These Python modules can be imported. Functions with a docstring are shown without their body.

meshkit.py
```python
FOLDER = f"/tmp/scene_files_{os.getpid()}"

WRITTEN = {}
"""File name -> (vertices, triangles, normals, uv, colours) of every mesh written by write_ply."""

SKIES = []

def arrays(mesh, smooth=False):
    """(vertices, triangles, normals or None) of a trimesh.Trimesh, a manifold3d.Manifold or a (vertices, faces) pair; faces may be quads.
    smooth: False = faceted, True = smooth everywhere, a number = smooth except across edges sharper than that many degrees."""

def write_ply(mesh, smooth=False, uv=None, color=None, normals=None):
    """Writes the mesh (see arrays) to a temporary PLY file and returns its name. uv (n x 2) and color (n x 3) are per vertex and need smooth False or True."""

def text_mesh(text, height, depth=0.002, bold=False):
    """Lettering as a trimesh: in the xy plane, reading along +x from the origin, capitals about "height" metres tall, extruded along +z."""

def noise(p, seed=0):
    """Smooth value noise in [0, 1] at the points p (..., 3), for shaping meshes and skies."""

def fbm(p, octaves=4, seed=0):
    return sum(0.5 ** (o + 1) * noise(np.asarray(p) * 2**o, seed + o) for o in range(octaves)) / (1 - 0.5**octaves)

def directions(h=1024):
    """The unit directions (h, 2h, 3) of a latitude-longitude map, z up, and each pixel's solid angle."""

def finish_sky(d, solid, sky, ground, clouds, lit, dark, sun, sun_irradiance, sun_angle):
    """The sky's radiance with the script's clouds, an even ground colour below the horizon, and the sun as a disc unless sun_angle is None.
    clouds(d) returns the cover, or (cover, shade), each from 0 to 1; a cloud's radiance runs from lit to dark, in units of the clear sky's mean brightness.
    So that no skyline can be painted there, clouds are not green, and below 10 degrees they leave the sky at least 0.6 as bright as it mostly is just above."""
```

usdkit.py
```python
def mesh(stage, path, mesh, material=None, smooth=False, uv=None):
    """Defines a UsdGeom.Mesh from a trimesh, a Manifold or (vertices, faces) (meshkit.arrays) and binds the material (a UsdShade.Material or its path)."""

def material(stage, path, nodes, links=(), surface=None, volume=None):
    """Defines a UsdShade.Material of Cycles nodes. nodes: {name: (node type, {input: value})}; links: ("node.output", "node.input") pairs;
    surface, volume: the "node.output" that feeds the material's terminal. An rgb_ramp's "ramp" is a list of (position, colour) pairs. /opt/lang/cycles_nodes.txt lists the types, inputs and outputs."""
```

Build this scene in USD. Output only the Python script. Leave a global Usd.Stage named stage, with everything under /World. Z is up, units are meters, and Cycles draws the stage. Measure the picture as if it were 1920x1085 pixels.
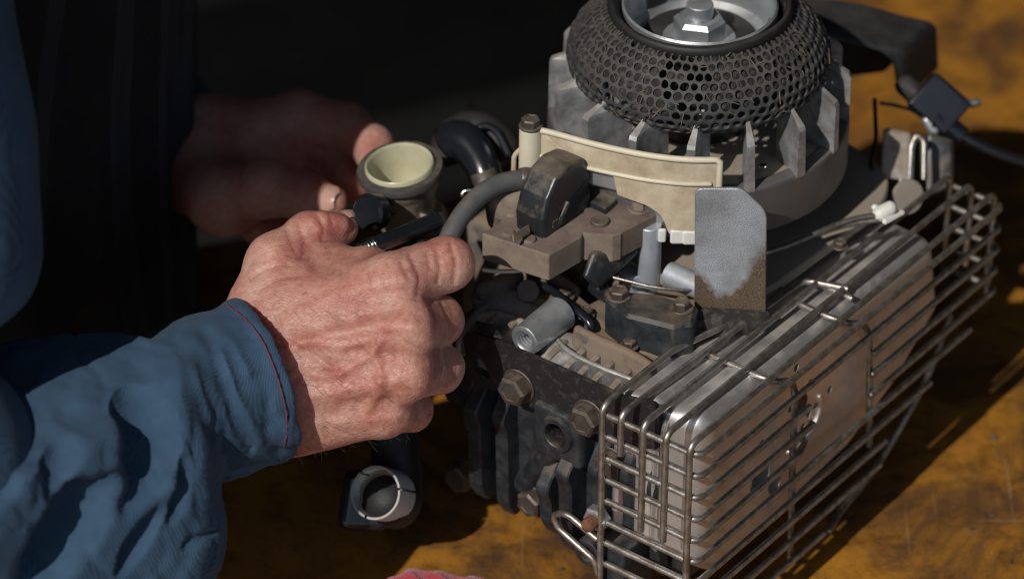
import math, random
import numpy as np, trimesh, manifold3d as m3, usdkit, meshkit
from shapely.geometry import Polygon
from pxr import Usd, UsdGeom, UsdLux, UsdShade, Gf, Sdf, Vt

rng = np.random.default_rng(7)
stage = Usd.Stage.CreateInMemory()
UsdGeom.SetStageUpAxis(stage, UsdGeom.Tokens.z)
UsdGeom.SetStageMetersPerUnit(stage, 1.0)
UsdGeom.Xform.Define(stage, '/World')
UsdGeom.Scope.Define(stage, '/World/Looks')

# ---------------------------------------------------------------- camera, sky, sun, exposure
PITCH, DIST, FPX = math.radians(35), 2.0, 7600.0
T0 = np.array([0, 0, .19])
RT = np.array([1.0, 0, 0]); FW = np.array([0, math.cos(PITCH), -math.sin(PITCH)]); UP = np.array([0, math.sin(PITCH), math.cos(PITCH)])
CAM = T0 - DIST * FW
cam = UsdGeom.Camera.Define(stage, '/World/camera')
cam.AddTransformOp().Set(Gf.Matrix4d(*RT, 0, *UP, 0, *(-FW), 0, *CAM, 1))
cam.CreateHorizontalApertureAttr(36.0); cam.CreateVerticalApertureAttr(36.0 * 578 / 1024)
cam.CreateFocalLengthAttr(36.0 * FPX / 1920)
cam.CreateClippingRangeAttr(Gf.Vec2f(.02, 100))
cam.CreateFStopAttr(5.0); cam.CreateFocusDistanceAttr(DIST + .01)
cam.CreateExposureAttr(-0.5)

SUN_AZ = np.array([-.56, -.828]); SUN_AZ /= np.linalg.norm(SUN_AZ); SUN_EL = math.radians(42)
SUN = np.array([*(SUN_AZ * math.cos(SUN_EL)), math.sin(SUN_EL)])
dome = UsdLux.DomeLight.Define(stage, '/World/sky'); dome.CreateIntensityAttr(1.0)
dome.GetPrim().SetCustomDataByKey('kind', 'structure')
skym = usdkit.material(stage, '/World/Looks/sky', {
    'sky': ('sky_texture', {'sky_type': 'single_scattering', 'sun_disc': False, 'sun_elevation': SUN_EL, 'sun_rotation': math.atan2(SUN[0], SUN[1])}),
    'bg': ('background_shader', {'strength': .09})}, [('sky.color', 'bg.color')], surface='bg.background')
UsdShade.MaterialBindingAPI.Apply(dome.GetPrim()).Bind(skym)
sun = UsdLux.DistantLight.Define(stage, '/World/sun')
sun.CreateIntensityAttr(1.2); sun.CreateAngleAttr(.5); sun.CreateNormalizeAttr(True); sun.CreateColorAttr(Gf.Vec3f(1.0, .94, .87))
zx = SUN; xx = np.cross([0, 0, 1.0], zx); xx /= np.linalg.norm(xx); yx = np.cross(zx, xx)
sun.AddTransformOp().Set(Gf.Matrix4d(*xx, 0, *yx, 0, *zx, 0, 0, 0, 3, 1))

# ---------------------------------------------------------------- placing: points of the place that a sight line meets
def ray(x, y): return FW + RT * ((x - 960) / FPX) + UP * ((542 - y) / FPX)
def at_d(x, y, d): return CAM + ray(x, y) * d
def at_plane(x, y, p0, n):
    r = ray(x, y); return CAM + r * (np.dot(np.asarray(p0) - CAM, n) / np.dot(r, n))
def at_z(x, y, z): return at_plane(x, y, [0, 0, z], [0, 0, 1])
def to_px(p):
    q = np.asarray(p) - CAM; w = q @ FW
    return 960 + FPX * (q @ RT) / w, 542 - FPX * (q @ UP) / w, w

YAW = math.radians(52.5)
LV = np.array([math.cos(YAW), math.sin(YAW), 0]); SV = np.array([math.sin(YAW), -math.cos(YAW), 0]); ZV = np.array([0, 0, 1.0])
OE = np.array([*at_z(1130, 760, .15)[:2], 0])
def E(l, s, z): return OE + LV * l + SV * s + ZV * z
def lsz(p): q = np.asarray(p) - OE; return np.array([q @ LV, q @ SV, q[2]])
def at_l(x, y, l): return at_plane(x, y, E(l, 0, 0), LV)
def at_s(x, y, s): return at_plane(x, y, E(0, s, 0), SV)

# ---------------------------------------------------------------- stage helpers
base = {}; used = {}
def numbered(path):
    n = used.get(path, 0); used[path] = n + 1
    return path if n == 0 else f'{path}_{n:03d}'
def tag(prim, label=None, cat=None, group=None, kind=None):
    for k, v in (('label', label), ('category', cat), ('group', group), ('kind', kind)):
        if v: prim.SetCustomDataByKey(k, v)
def thing(name, label, cat, loc, **kw):
    p = numbered('/World/' + name); x = UsdGeom.Xform.Define(stage, p); x.AddTranslateOp().Set(Gf.Vec3d(*map(float, loc)))
    base[p] = np.asarray(loc, float); tag(x.GetPrim(), label, cat, **kw); return p
def part(parent, name, label=None):
    p = numbered(parent + '/' + name); x = UsdGeom.Xform.Define(stage, p); base[p] = base[parent]; tag(x.GetPrim(), label); return p
def add(parent, name, mesh, mat, smooth=30, label=None, **kw):
    p = numbered((parent or '/World') + '/' + name)
    v, f = (np.asarray(mesh.vertices), np.asarray(mesh.faces)) if hasattr(mesh, 'vertices') else mesh
    off = base.get(parent, np.zeros(3)); base[p] = off
    m = usdkit.mesh(stage, p, trimesh.Trimesh(v - off, f, process=False), M[mat], smooth=smooth)
    tag(m.GetPrim(), label, **kw); return p

# ---------------------------------------------------------------- mesh helpers
def cat(*ms):
    ms = [m for x in ms for m in (x if isinstance(x, list) else [x])]
    return trimesh.util.concatenate(ms)
def mf(m):
    a = m.to_mesh(); return trimesh.Trimesh(a.vert_properties[:, :3], a.tri_verts, process=False)
def unit(a): a = np.asarray(a, float); return a / np.linalg.norm(a)
def frame(w):
    w = unit(w); a = np.array([0, 0, 1.0]) if abs(w[2]) < .9 else np.array([1.0, 0, 0])
    u = unit(np.cross(a, w)); return u, np.cross(w, u), w
def hull(points_r, seg=12):
    return m3.Manifold.batch_hull([m3.Manifold.sphere(float(r), seg).translate([float(c) for c in p]) for p, r in points_r])
def box(l0, l1, s0, s1, z0, z1, r=.001):
    """Rounded box along the engine's own axes."""
    pts = [(E(l, s, z), r) for l in (l0 + r, l1 - r) for s in (s0 + r, s1 - r) for z in (z0 + r, z1 - r)]
    return mf(hull(pts, 8))
def mbox(l0, l1, s0, s1, z0, z1):
    return m3.Manifold.hull_points([tuple(map(float, E(l, s, z))) for l in (l0, l1) for s in (s0, s1) for z in (z0, z1)])
def tube(pts, r, n=10, closed=False, cap=True):
    P = np.asarray(pts, float); k = len(P); R = np.broadcast_to(np.asarray(r, float), (k,))
    t = np.roll(P, -1, 0) - np.roll(P, 1, 0) if closed else np.gradient(P, axis=0)
    t /= np.maximum(np.linalg.norm(t, axis=1, keepdims=True), 1e-12)
    u = frame(t[0])[0]; V = []
    for i in range(k):
        u = unit(u - t[i] * (u @ t[i])); w = np.cross(t[i], u)
        a = np.linspace(0, 2 * np.pi, n, endpoint=False)[:, None]
        V.append(P[i] + R[i] * (np.cos(a) * u + np.sin(a) * w))
    V = np.concatenate(V); F = []
    for i in range(k if closed else k - 1):
        j = (i + 1) % k
        for q in range(n):
            q1 = (q + 1) % n; F += [[i * n + q, i * n + q1, j * n + q1], [i * n + q, j * n + q1, j * n + q]]
    if not closed and cap:
        V = np.vstack([V, P[0] - t[0] * R[0] * .35, P[-1] + t[-1] * R[-1] * .35]); a, b = len(V) - 2, len(V) - 1
        for q in range(n):
            q1 = (q + 1) % n; F += [[a, q1, q], [b, (k - 1) * n + q, (k - 1) * n + q1]]
    return trimesh.Trimesh(V, F, process=False)
def fillet(pts, r, n=5):
    P = [np.asarray(p, float) for p in pts]; out = [P[0]]
    for a, b, c in zip(P, P[1:], P[2:]):
        d0, d1 = a - b, c - b; l0, l1 = np.linalg.norm(d0), np.linalg.norm(d1); q = min(r, l0 * .45, l1 * .45)
        p0, p1 = b + d0 / l0 * q, b + d1 / l1 * q
        for t in np.linspace(0, 1, n + 1): out.append((1 - t) ** 2 * p0 + 2 * t * (1 - t) * b + t * t * p1)
    return np.array(out + [P[-1]])
def spline(pts, n=40):
    from scipy.interpolate import CubicSpline
    P = np.asarray(pts, float); s = np.r_[0, np.cumsum(np.linalg.norm(np.diff(P, axis=0), axis=1))]
    return CubicSpline(s, P)(np.linspace(0, s[-1], n))
def lathe(profile, c, axis, n=32, a0=0, a1=2 * np.pi, u=None):
    """profile: (radius, height) along the axis; closed in angle when it goes the full way round."""
    uu, vv, w = frame(axis)
    if u is not None: uu = unit(np.asarray(u) - w * np.dot(u, w)); vv = np.cross(w, uu)
    full = abs(a1 - a0 - 2 * np.pi) < 1e-6; A = np.linspace(a0, a1, n, endpoint=not full); c = np.asarray(c, float)
    P = np.asarray(profile, float); k = len(P)
    V = np.concatenate([c + w * h + r * (np.cos(A)[:, None] * uu + np.sin(A)[:, None] * vv) for r, h in P]); F = []
    for i in range(k - 1):
        for q in range(n if full else n - 1):
            q1 = (q + 1) % n; F += [[i * n + q, i * n + q1, (i + 1) * n + q1], [i * n + q, (i + 1) * n + q1, (i + 1) * n + q]]
    return trimesh.Trimesh(V, F, process=False)
def cyl(p0, p1, r0, r1=None, n=20, ch=.0004):
    p0, p1 = np.asarray(p0, float), np.asarray(p1, float); r1 = r0 if r1 is None else r1; h = np.linalg.norm(p1 - p0)
    return lathe([(0, 0), (r0 - ch, 0), (r0, ch), (r1, h - ch), (r1 - ch, h), (0, h)], p0, p1 - p0, n)
def hexbolt(c, axis, R, h, flange=0, fh=.001, spin=.3):
    c = np.asarray(c, float); u, v, w = frame(axis); out = []; z0 = 0
    if flange: out.append(cyl(c, c + w * fh, flange, n=20)); z0 = fh
    A = np.arange(6) * np.pi / 3 + spin; ring = np.cos(A)[:, None] * u + np.sin(A)[:, None] * v
    lay = [(R, z0), (R, z0 + h * .82), (R * .84, z0 + h), (R * .6, z0 + h), (R * .55, z0 + h * .93)]
    V = np.concatenate([c + w * q + ring * r for r, q in lay] + [[c + w * (z0 + h * .93)]]); F = []
    for i in range(len(lay) - 1):
        for q in range(6):
            q1 = (q + 1) % 6; F += [[i * 6 + q, i * 6 + q1, i * 6 + 6 + q1], [i * 6 + q, i * 6 + 6 + q1, i * 6 + 6 + q]]
    k = (len(lay) - 1) * 6
    for q in range(6): F.append([k + q, k + (q + 1) % 6, len(V) - 1])
    out.append(trimesh.Trimesh(V, F, process=False)); return cat(out)
def roundpoly(pts, r, n=4):
    P = [np.asarray(p, float) for p in pts]; out = []; k = len(P)
    for i in range(k):
        a, b, c = P[i - 1], P[i], P[(i + 1) % k]; rr = r[i] if np.ndim(r) else r
        d0, d1 = a - b, c - b; l0, l1 = np.linalg.norm(d0), np.linalg.norm(d1); q = min(rr, l0 * .45, l1 * .45)
        if q < 1e-6: out.append(b); continue
        for t in np.linspace(0, 1, n + 1): out.append((1 - t) ** 2 * (b + d0 / l0 * q) + 2 * t * (1 - t) * b + t * t * (b + d1 / l1 * q))
    return np.array(out)
def prism(poly, o, u, v, t, bevel=.0005):
    """Polygon in the (u, v) plane at o, thickened by t along u x v, with bevelled rims."""
    P = np.asarray(poly, float); o = np.asarray(o, float); u, v = unit(u), unit(v); w = np.cross(u, v)
    if Polygon(P).exterior.is_ccw is False: P = P[::-1]
    d = np.roll(P, -1, 0) - P; nrm = np.stack([d[:, 1], -d[:, 0]], 1); nrm /= np.maximum(np.linalg.norm(nrm, axis=1, keepdims=True), 1e-12)
    b = nrm + np.roll(nrm, 1, 0); b /= np.maximum((b * nrm).sum(1, keepdims=True), .5)
    Q = P - b * bevel; k = len(P)
    lay = [(Q, 0), (P, bevel), (P, t - bevel), (Q, t)] if bevel else [(P, 0), (P, t)]
    V = np.concatenate([o + X[:, :1] * u + X[:, 1:] * v + w * h for X, h in lay]); F = []
    for i in range(len(lay) - 1):
        for q in range(k):
            q1 = (q + 1) % k; F += [[i * k + q, i * k + q1, i * k + k + q1], [i * k + q, i * k + k + q1, i * k + k + q]]
    import mapbox_earcut as me
    tri = np.asarray(me.triangulate_float64(np.ascontiguousarray(Q if bevel else P), np.array([k], np.uint32))).reshape(-1, 3)
    m = (len(lay) - 1) * k
    F = np.vstack([F, tri[:, ::-1], tri + m])
    mesh = trimesh.Trimesh(V, F, process=False)
    if mesh.volume < 0: mesh.invert()
    return mesh
def wpoly(points):
    """World points -> 2D polygon in a horizontal frame (x, y)."""
    return np.array([p[:2] for p in points])
def zprism(points, z0, z1, bevel=.0006, r=0):
    P = wpoly(points); P = roundpoly(P, r) if r else P
    return prism(P, [0, 0, z0], [1, 0, 0], [0, 1, 0], z1 - z0, bevel)

# ---------------------------------------------------------------- implicit surfaces
def smin(a, b, k):
    h = np.clip(.5 + .5 * (b - a) / k, 0, 1); return b + (a - b) * h - k * h * (1 - h)
def capsule(p, a, b, ra, rb):
    a, b = np.asarray(a, np.float32), np.asarray(b, np.float32); ba = b - a
    h = np.clip(((p - a) @ ba) / max(float(ba @ ba), 1e-12), 0, 1)
    q = p - a - h[..., None] * ba
    return np.sqrt((q * q).sum(-1)) - (ra + (rb - ra) * h)
def J(x, y, d, r):
    """A joint on the sight line of (x, y), d metres deep counted so that 1.1 is the middle of the engine, and its radius."""
    d = d - 1.1 + DIST; return at_d(x, y, d), r * d / FPX
def sd_chain(p, joints, k=.004):
    out = None
    for (a, ra), (b, rb) in zip(joints, joints[1:]):
        c = capsule(p, a, b, ra, rb); out = c if out is None else smin(out, c, k)
    return out
def surface_net(fn, lo, hi, h, polish=2):
    lo, hi = np.asarray(lo, float), np.asarray(hi, float); n = np.ceil((hi - lo) / h).astype(int) + 1
    ax = [lo[i] + h * np.arange(n[i]) for i in range(3)]
    D = np.empty(n, np.float32)
    for i0 in range(0, n[0], 24):
        g = np.stack(np.meshgrid(ax[0][i0:i0 + 24], ax[1], ax[2], indexing='ij'), -1).astype(np.float32)
        D[i0:i0 + 24] = fn(g.reshape(-1, 3)).reshape(g.shape[:3])
    for a in range(3):
        s = [slice(None)] * 3; s[a] = 0; D[tuple(s)] = np.maximum(D[tuple(s)], h * .1); s[a] = -1; D[tuple(s)] = np.maximum(D[tuple(s)], h * .1)
    S = D < 0; c = [s - 1 for s in n]
    cnt = np.zeros(c, np.int8)
    cor = [(i, j, k) for i in (0, 1) for j in (0, 1) for k in (0, 1)]
    sl = lambda o: tuple(slice(o[a], o[a] + c[a]) for a in range(3))
    for o in cor: cnt += S[sl(o)]
    act = np.argwhere((cnt > 0) & (cnt < 8)); idx = -np.ones(c, np.int64); idx[tuple(act.T)] = np.arange(len(act))
    acc = np.zeros((len(act), 3)); num = np.zeros(len(act))
    for a in range(len(cor)):
        for b in range(a + 1, len(cor)):
            oa, ob = np.array(cor[a]), np.array(cor[b])
            if np.abs(oa - ob).sum() != 1: continue
            da, db = D[tuple((act + oa).T)], D[tuple((act + ob).T)]; m = (da < 0) != (db < 0)
            t = np.where(m, da / np.where(m, da - db, 1), 0)
            acc[m] += (oa + (ob - oa) * t[:, None])[m]; num[m] += 1
    V = lo + h * (act + acc / num[:, None]); F = []
    for a in range(3):
        b, d = (a + 1) % 3, (a + 2) % 3
        s0 = [slice(1, c[i]) for i in range(3)]; s1 = list(s0); s0[a] = slice(0, c[a]); s1[a] = slice(1, c[a] + 1)
        A, B = S[tuple(s0)], S[tuple(s1)]
        for flip, mk in ((False, A & ~B), (True, ~A & B)):
            q = np.argwhere(mk); st = np.array([1, 1, 1]); st[a] = 0; q = q + st
            def at(db_, dd_):
                o = q.copy(); o[:, b] -= db_; o[:, d] -= dd_; return idx[tuple(o.T)]
            i0, i1, i2, i3 = at(1, 1), at(0, 1), at(0, 0), at(1, 0)
            qd = np.stack([i0, i1, i2, i3], 1)
            if flip: qd = qd[:, ::-1]
            F += [qd[:, [0, 1, 2]], qd[:, [0, 2, 3]]]
    m = trimesh.Trimesh(V, np.vstack(F), process=False)
    if polish:                                    # settle the points on the true surface, then relax them a little
        from scipy.sparse import coo_matrix
        e = h * .25
        for _ in range(2):
            P = m.vertices.astype(np.float32); d0 = fn(P); g = np.stack([fn(P + np.float32(e) * np.eye(3, dtype=np.float32)[k]) - d0 for k in range(3)], -1) / e
            m.vertices = m.vertices - np.clip(d0 / np.maximum((g * g).sum(-1), .25), -h * .6, h * .6)[:, None] * g
        f = m.faces; i = np.r_[f[:, 0], f[:, 1], f[:, 2]]; j = np.r_[f[:, 1], f[:, 2], f[:, 0]]
        A = coo_matrix((np.ones(2 * len(i)), (np.r_[i, j], np.r_[j, i])), (len(m.vertices),) * 2).tocsr(); A.data[:] = 1; dg = np.asarray(A.sum(1)).ravel()
        v = m.vertices
        for lam in (.5, -.52) * polish: v = v + lam * (A @ v / dg[:, None] - v)
        m.vertices = v
    return m
def vnormals(m):
    n = np.zeros_like(m.vertices); f = m.faces; v = m.vertices; fn = np.cross(v[f[:, 1]] - v[f[:, 0]], v[f[:, 2]] - v[f[:, 0]])
    for k in range(3): np.add.at(n, f[:, k], fn)
    return n / np.maximum(np.linalg.norm(n, axis=1, keepdims=True), 1e-12)
def seg_dist(px, py, line):
    out = np.full(px.shape, 1e9)
    for (x0, y0), (x1, y1) in zip(line, line[1:]):
        dx, dy = x1 - x0, y1 - y0; t = np.clip(((px - x0) * dx + (py - y0) * dy) / max(dx * dx + dy * dy, 1e-9), 0, 1)
        out = np.minimum(out, np.hypot(px - x0 - t * dx, py - y0 - t * dy))
    return out

# ---------------------------------------------------------------- materials
M = {}
def look(name, base_c, dust=None, amt=.5, metallic=0., rough=.5, scale=60, up=.6, var=.25, bump=.25, bscale=900, dist=.0004, alt=None, altscale=25, altamt=.5, soft=.04, spec=.5, **kw):
    """Base colour with mottling, an optional second wear colour, and dust that gathers on top faces; fine relief by bump."""
    n = {'geo': ('geometry', {}), 'sep': ('separate_xyz', {}),
         'n1': ('noise_texture', {'scale': scale, 'detail': 6.0, 'roughness': .65}),
         'n2': ('noise_texture', {'scale': bscale, 'detail': 4.0, 'roughness': .6}),
         'n3': ('noise_texture', {'scale': altscale, 'detail': 7.0, 'roughness': .62}),
         'dark': ('mix_color', {'blend_type': 'multiply', 'fac': 1.0, 'a': base_c}),
         'vr': ('rgb_ramp', {'ramp': [(.25, (1 - var,) * 3), (.75, (1 + var * .4,) * 3)]}),
         'b': ('bump', {'strength': bump, 'distance': dist}),
         'p': ('principled_bsdf', {'specular_ior_level': spec, **kw})}
    l = [('geo.position', 'n1.vector'), ('geo.position', 'n2.vector'), ('geo.position', 'n3.vector'), ('n1.fac', 'vr.fac'), ('vr.color', 'dark.b'), ('n2.fac', 'b.height'), ('b.normal', 'p.normal'), ('geo.normal', 'sep.vector')]
    col = 'dark.result'
    if alt is not None:
        n['ar'] = ('rgb_ramp', {'ramp': [(.66 - soft - altamt * .4, (0, 0, 0)), (.66 + soft - altamt * .4, (1, 1, 1))]})
        n['am'] = ('mix_color', {'b': alt}); l += [('n3.fac', 'ar.fac'), ('ar.color', 'am.fac'), (col, 'am.a')]; col = 'am.result'
    if dust is not None:
        n['um'] = ('map_range', {'from_min': -.3, 'from_max': 1., 'to_min': 0., 'to_max': up, 'clamp': True})
        n['ad'] = ('math', {'math_type': 'add'}); n['ad2'] = ('math', {'math_type': 'add', 'value2': amt - .9})
        n['n4'] = ('noise_texture', {'scale': scale * .6, 'detail': 8.0, 'roughness': .7})
        n['dm'] = ('map_range', {'from_min': 0.0, 'from_max': .45, 'to_min': 0., 'to_max': 1., 'clamp': True})
        n['dx'] = ('mix_color', {'b': dust})
        n['rm'] = ('map_range', {'from_min': 0., 'from_max': 1., 'to_min': rough, 'to_max': .95}); n['mm'] = ('map_range', {'from_min': 0., 'from_max': 1., 'to_min': metallic, 'to_max': 0.})
        l += [('sep.z', 'um.value'), ('geo.position', 'n4.vector'), ('um.result', 'ad.value1'), ('n4.fac', 'ad.value2'), ('ad.value', 'ad2.value1'), ('ad2.value', 'dm.value'), ('dm.result', 'dx.fac'), (col, 'dx.a'),
              ('dm.result', 'rm.value'), ('dm.result', 'mm.value'), ('rm.result', 'p.roughness'), ('mm.result', 'p.metallic')]
        col = 'dx.result'
    else:
        n['p'][1].update(roughness=rough, metallic=metallic)
    l.append((col, 'p.base_color'))
    M[name] = usdkit.material(stage, '/World/Looks/' + name, n, l, surface='p.BSDF')

DUST = (.17, .13, .09); TAN = (.22, .17, .115)
look('deck_paint', (.55, .225, .012), dust=(.12, .07, .03), amt=.16, rough=.42, scale=50, up=.42, var=.6, alt=(.11, .046, .014), altscale=12, altamt=.26, soft=.10, bump=.5, bscale=300, dist=.0008)
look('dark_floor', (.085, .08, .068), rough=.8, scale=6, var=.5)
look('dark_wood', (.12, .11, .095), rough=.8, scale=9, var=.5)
look('cast_aluminium', (.50, .50, .50), dust=DUST, amt=.24, metallic=.85, rough=.42, scale=110, up=.4, bump=.35, bscale=1500)
look('cast_dusty', (.48, .475, .465), dust=(.21, .155, .105), amt=.42, metallic=.5, rough=.5, scale=120, up=.4, bump=.5, bscale=1400)
look('dish_metal', (.38, .36, .31), dust=(.24, .21, .15), amt=.34, metallic=.45, rough=.5, scale=70, up=.35, bump=.3)
look('aged_plastic', (.40, .40, .38), dust=(.2, .17, .13), amt=.3, rough=.5, scale=70, up=.2, var=.2)
look('fin_aluminium', (.54, .56, .58), dust=(.24, .215, .165), amt=.26, metallic=.6, rough=.42, scale=75, up=.4, alt=(.22, .225, .23), altscale=90, altamt=.4, soft=.12, bump=.3, bscale=1800)
look('rim_metal', (.20, .197, .195), dust=(.08, .075, .065), amt=.25, metallic=.7, rough=.45, scale=45, up=.4, bump=.25)
look('black_cast', (.017, .021, .025), dust=DUST, amt=.17, rough=.42, scale=110, up=.35, bump=.45, bscale=1200, alt=(.032, .036, .040), altscale=130, altamt=.35, soft=.08, spec=.45)
look('black_steel', (.020, .020, .022), dust=DUST, amt=.13, metallic=.1, rough=.42, scale=150, up=.3, alt=(.045, .043, .042), altscale=220, altamt=.2, bump=.3)
look('black_plastic', (.016, .019, .022), dust=TAN, amt=.17, rough=.36, scale=110, up=.42, bump=.2, spec=.6)
look('matte_black', (.013, .013, .014), dust=(.05, .046, .042), amt=.14, rough=.6, scale=50, up=.4, bump=.3)
look('gloss_black', (.012, .014, .018), rough=.22, scale=60, var=.4, bump=.1, spec=.7)
look('screen_black', (.036, .039, .044), dust=(.10, .086, .07), amt=.24, rough=.6, scale=34, up=.45, bump=.5, bscale=900)
look('screen_dust', (.095, .082, .068), rough=.95, scale=420, var=.8, bump=.9, bscale=1600, dist=.0008, alt=(.020, .018, .017), altscale=230, altamt=.50, soft=.08)
look('lamination', (.12, .085, .078), dust=(.27, .215, .16), amt=.64, metallic=.0, rough=.7, scale=95, up=-.20, var=.3, alt=(.16, .12, .10), altscale=50, altamt=.40, soft=.1, bump=.5, bscale=1300)
look('cream_plastic', (.60, .54, .40), dust=(.29, .215, .135), amt=.56, rough=.55, scale=95, up=.1, var=.15, bump=.2)
look('cream_clean', (.62, .57, .44), dust=(.4, .33, .22), amt=.3, rough=.5, scale=60, up=.2, var=.1, bump=.1)
look('grey_rubber', (.085, .09, .092), dust=DUST, amt=.16, rough=.6, scale=120, up=.3, bump=.2)
look('wire_steel', (.45, .435, .41), metallic=.85, rough=.40, scale=130, var=.45, bump=.35, alt=(.25, .215, .175), altscale=190, altamt=.36, soft=.1, bscale=1300)
look('muffler_steel', (.74, .725, .71), dust=(.30, .24, .17), amt=.09, metallic=.80, rough=.38, scale=70, up=.35, var=.16, bump=.15, bscale=2200, dist=.0002)
look('bolt_steel', (.12, .11, .10), dust=DUST, amt=.28, metallic=.55, rough=.5, scale=260, up=.3, alt=(.085, .06, .048), altscale=260, altamt=.42, soft=.1)
look('zinc_nut', (.55, .57, .60), metallic=.8, rough=.4, scale=200, var=.2)
look('rust', (.23, .085, .035), rough=.85, scale=300, var=.5, bump=.8, alt=(.12, .05, .03), altscale=200)
look('bright_steel', (.75, .77, .80), metallic=1., rough=.22, scale=90, var=.2, bump=.1)
look('dirty_silver', (.50, .53, .56), dust=(.22, .18, .14), amt=.28, metallic=.75, rough=.35, scale=45, up=.2)
look('base_plate', (.33, .30, .27), dust=(.27, .225, .18), amt=.48, metallic=.4, rough=.6, scale=45, up=.4, bump=.3)
look('rusty_plate', (.20, .17, .14), dust=(.19, .135, .085), amt=.45, rough=.75, scale=60, up=.35, alt=(.06, .065, .075), altscale=45, altamt=.32, bump=.5)
look('shaded_metal', (.50, .55, .60), dust=(.24, .17, .11), amt=.2, metallic=.5, rough=.42, scale=70, up=.2)
look('carb_body', (.25, .205, .16), dust=TAN, amt=.26, metallic=.2, rough=.65, scale=90, up=.3, alt=(.1, .085, .07), altscale=60, altamt=.32)
look('carb_liner', (.50, .48, .33), dust=(.27, .18, .055), amt=.32, rough=.32, scale=55, up=-.1, var=.25, bump=.1)
look('gasket', (.055, .05, .048), dust=DUST, amt=.28, rough=.75, scale=110, up=.2)
look('white_plastic', (.68, .68, .64), dust=(.4, .36, .3), amt=.22, rough=.45, scale=60, up=.2, var=.12)
look('red_knit', (.46, .018, .045), rough=.9, scale=500, var=.6, bump=1., bscale=700, dist=.001, sheen_weight=.3)
look('apron_black', (.012, .012, .014), rough=.9, scale=40, var=.4, bump=.4)
look('thread_red', (.20, .03, .06), rough=.8)
look('trouser', (.02, .02, .025), rough=.9)
look('hair_dark', (.05, .035, .028), rough=.5)

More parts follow.
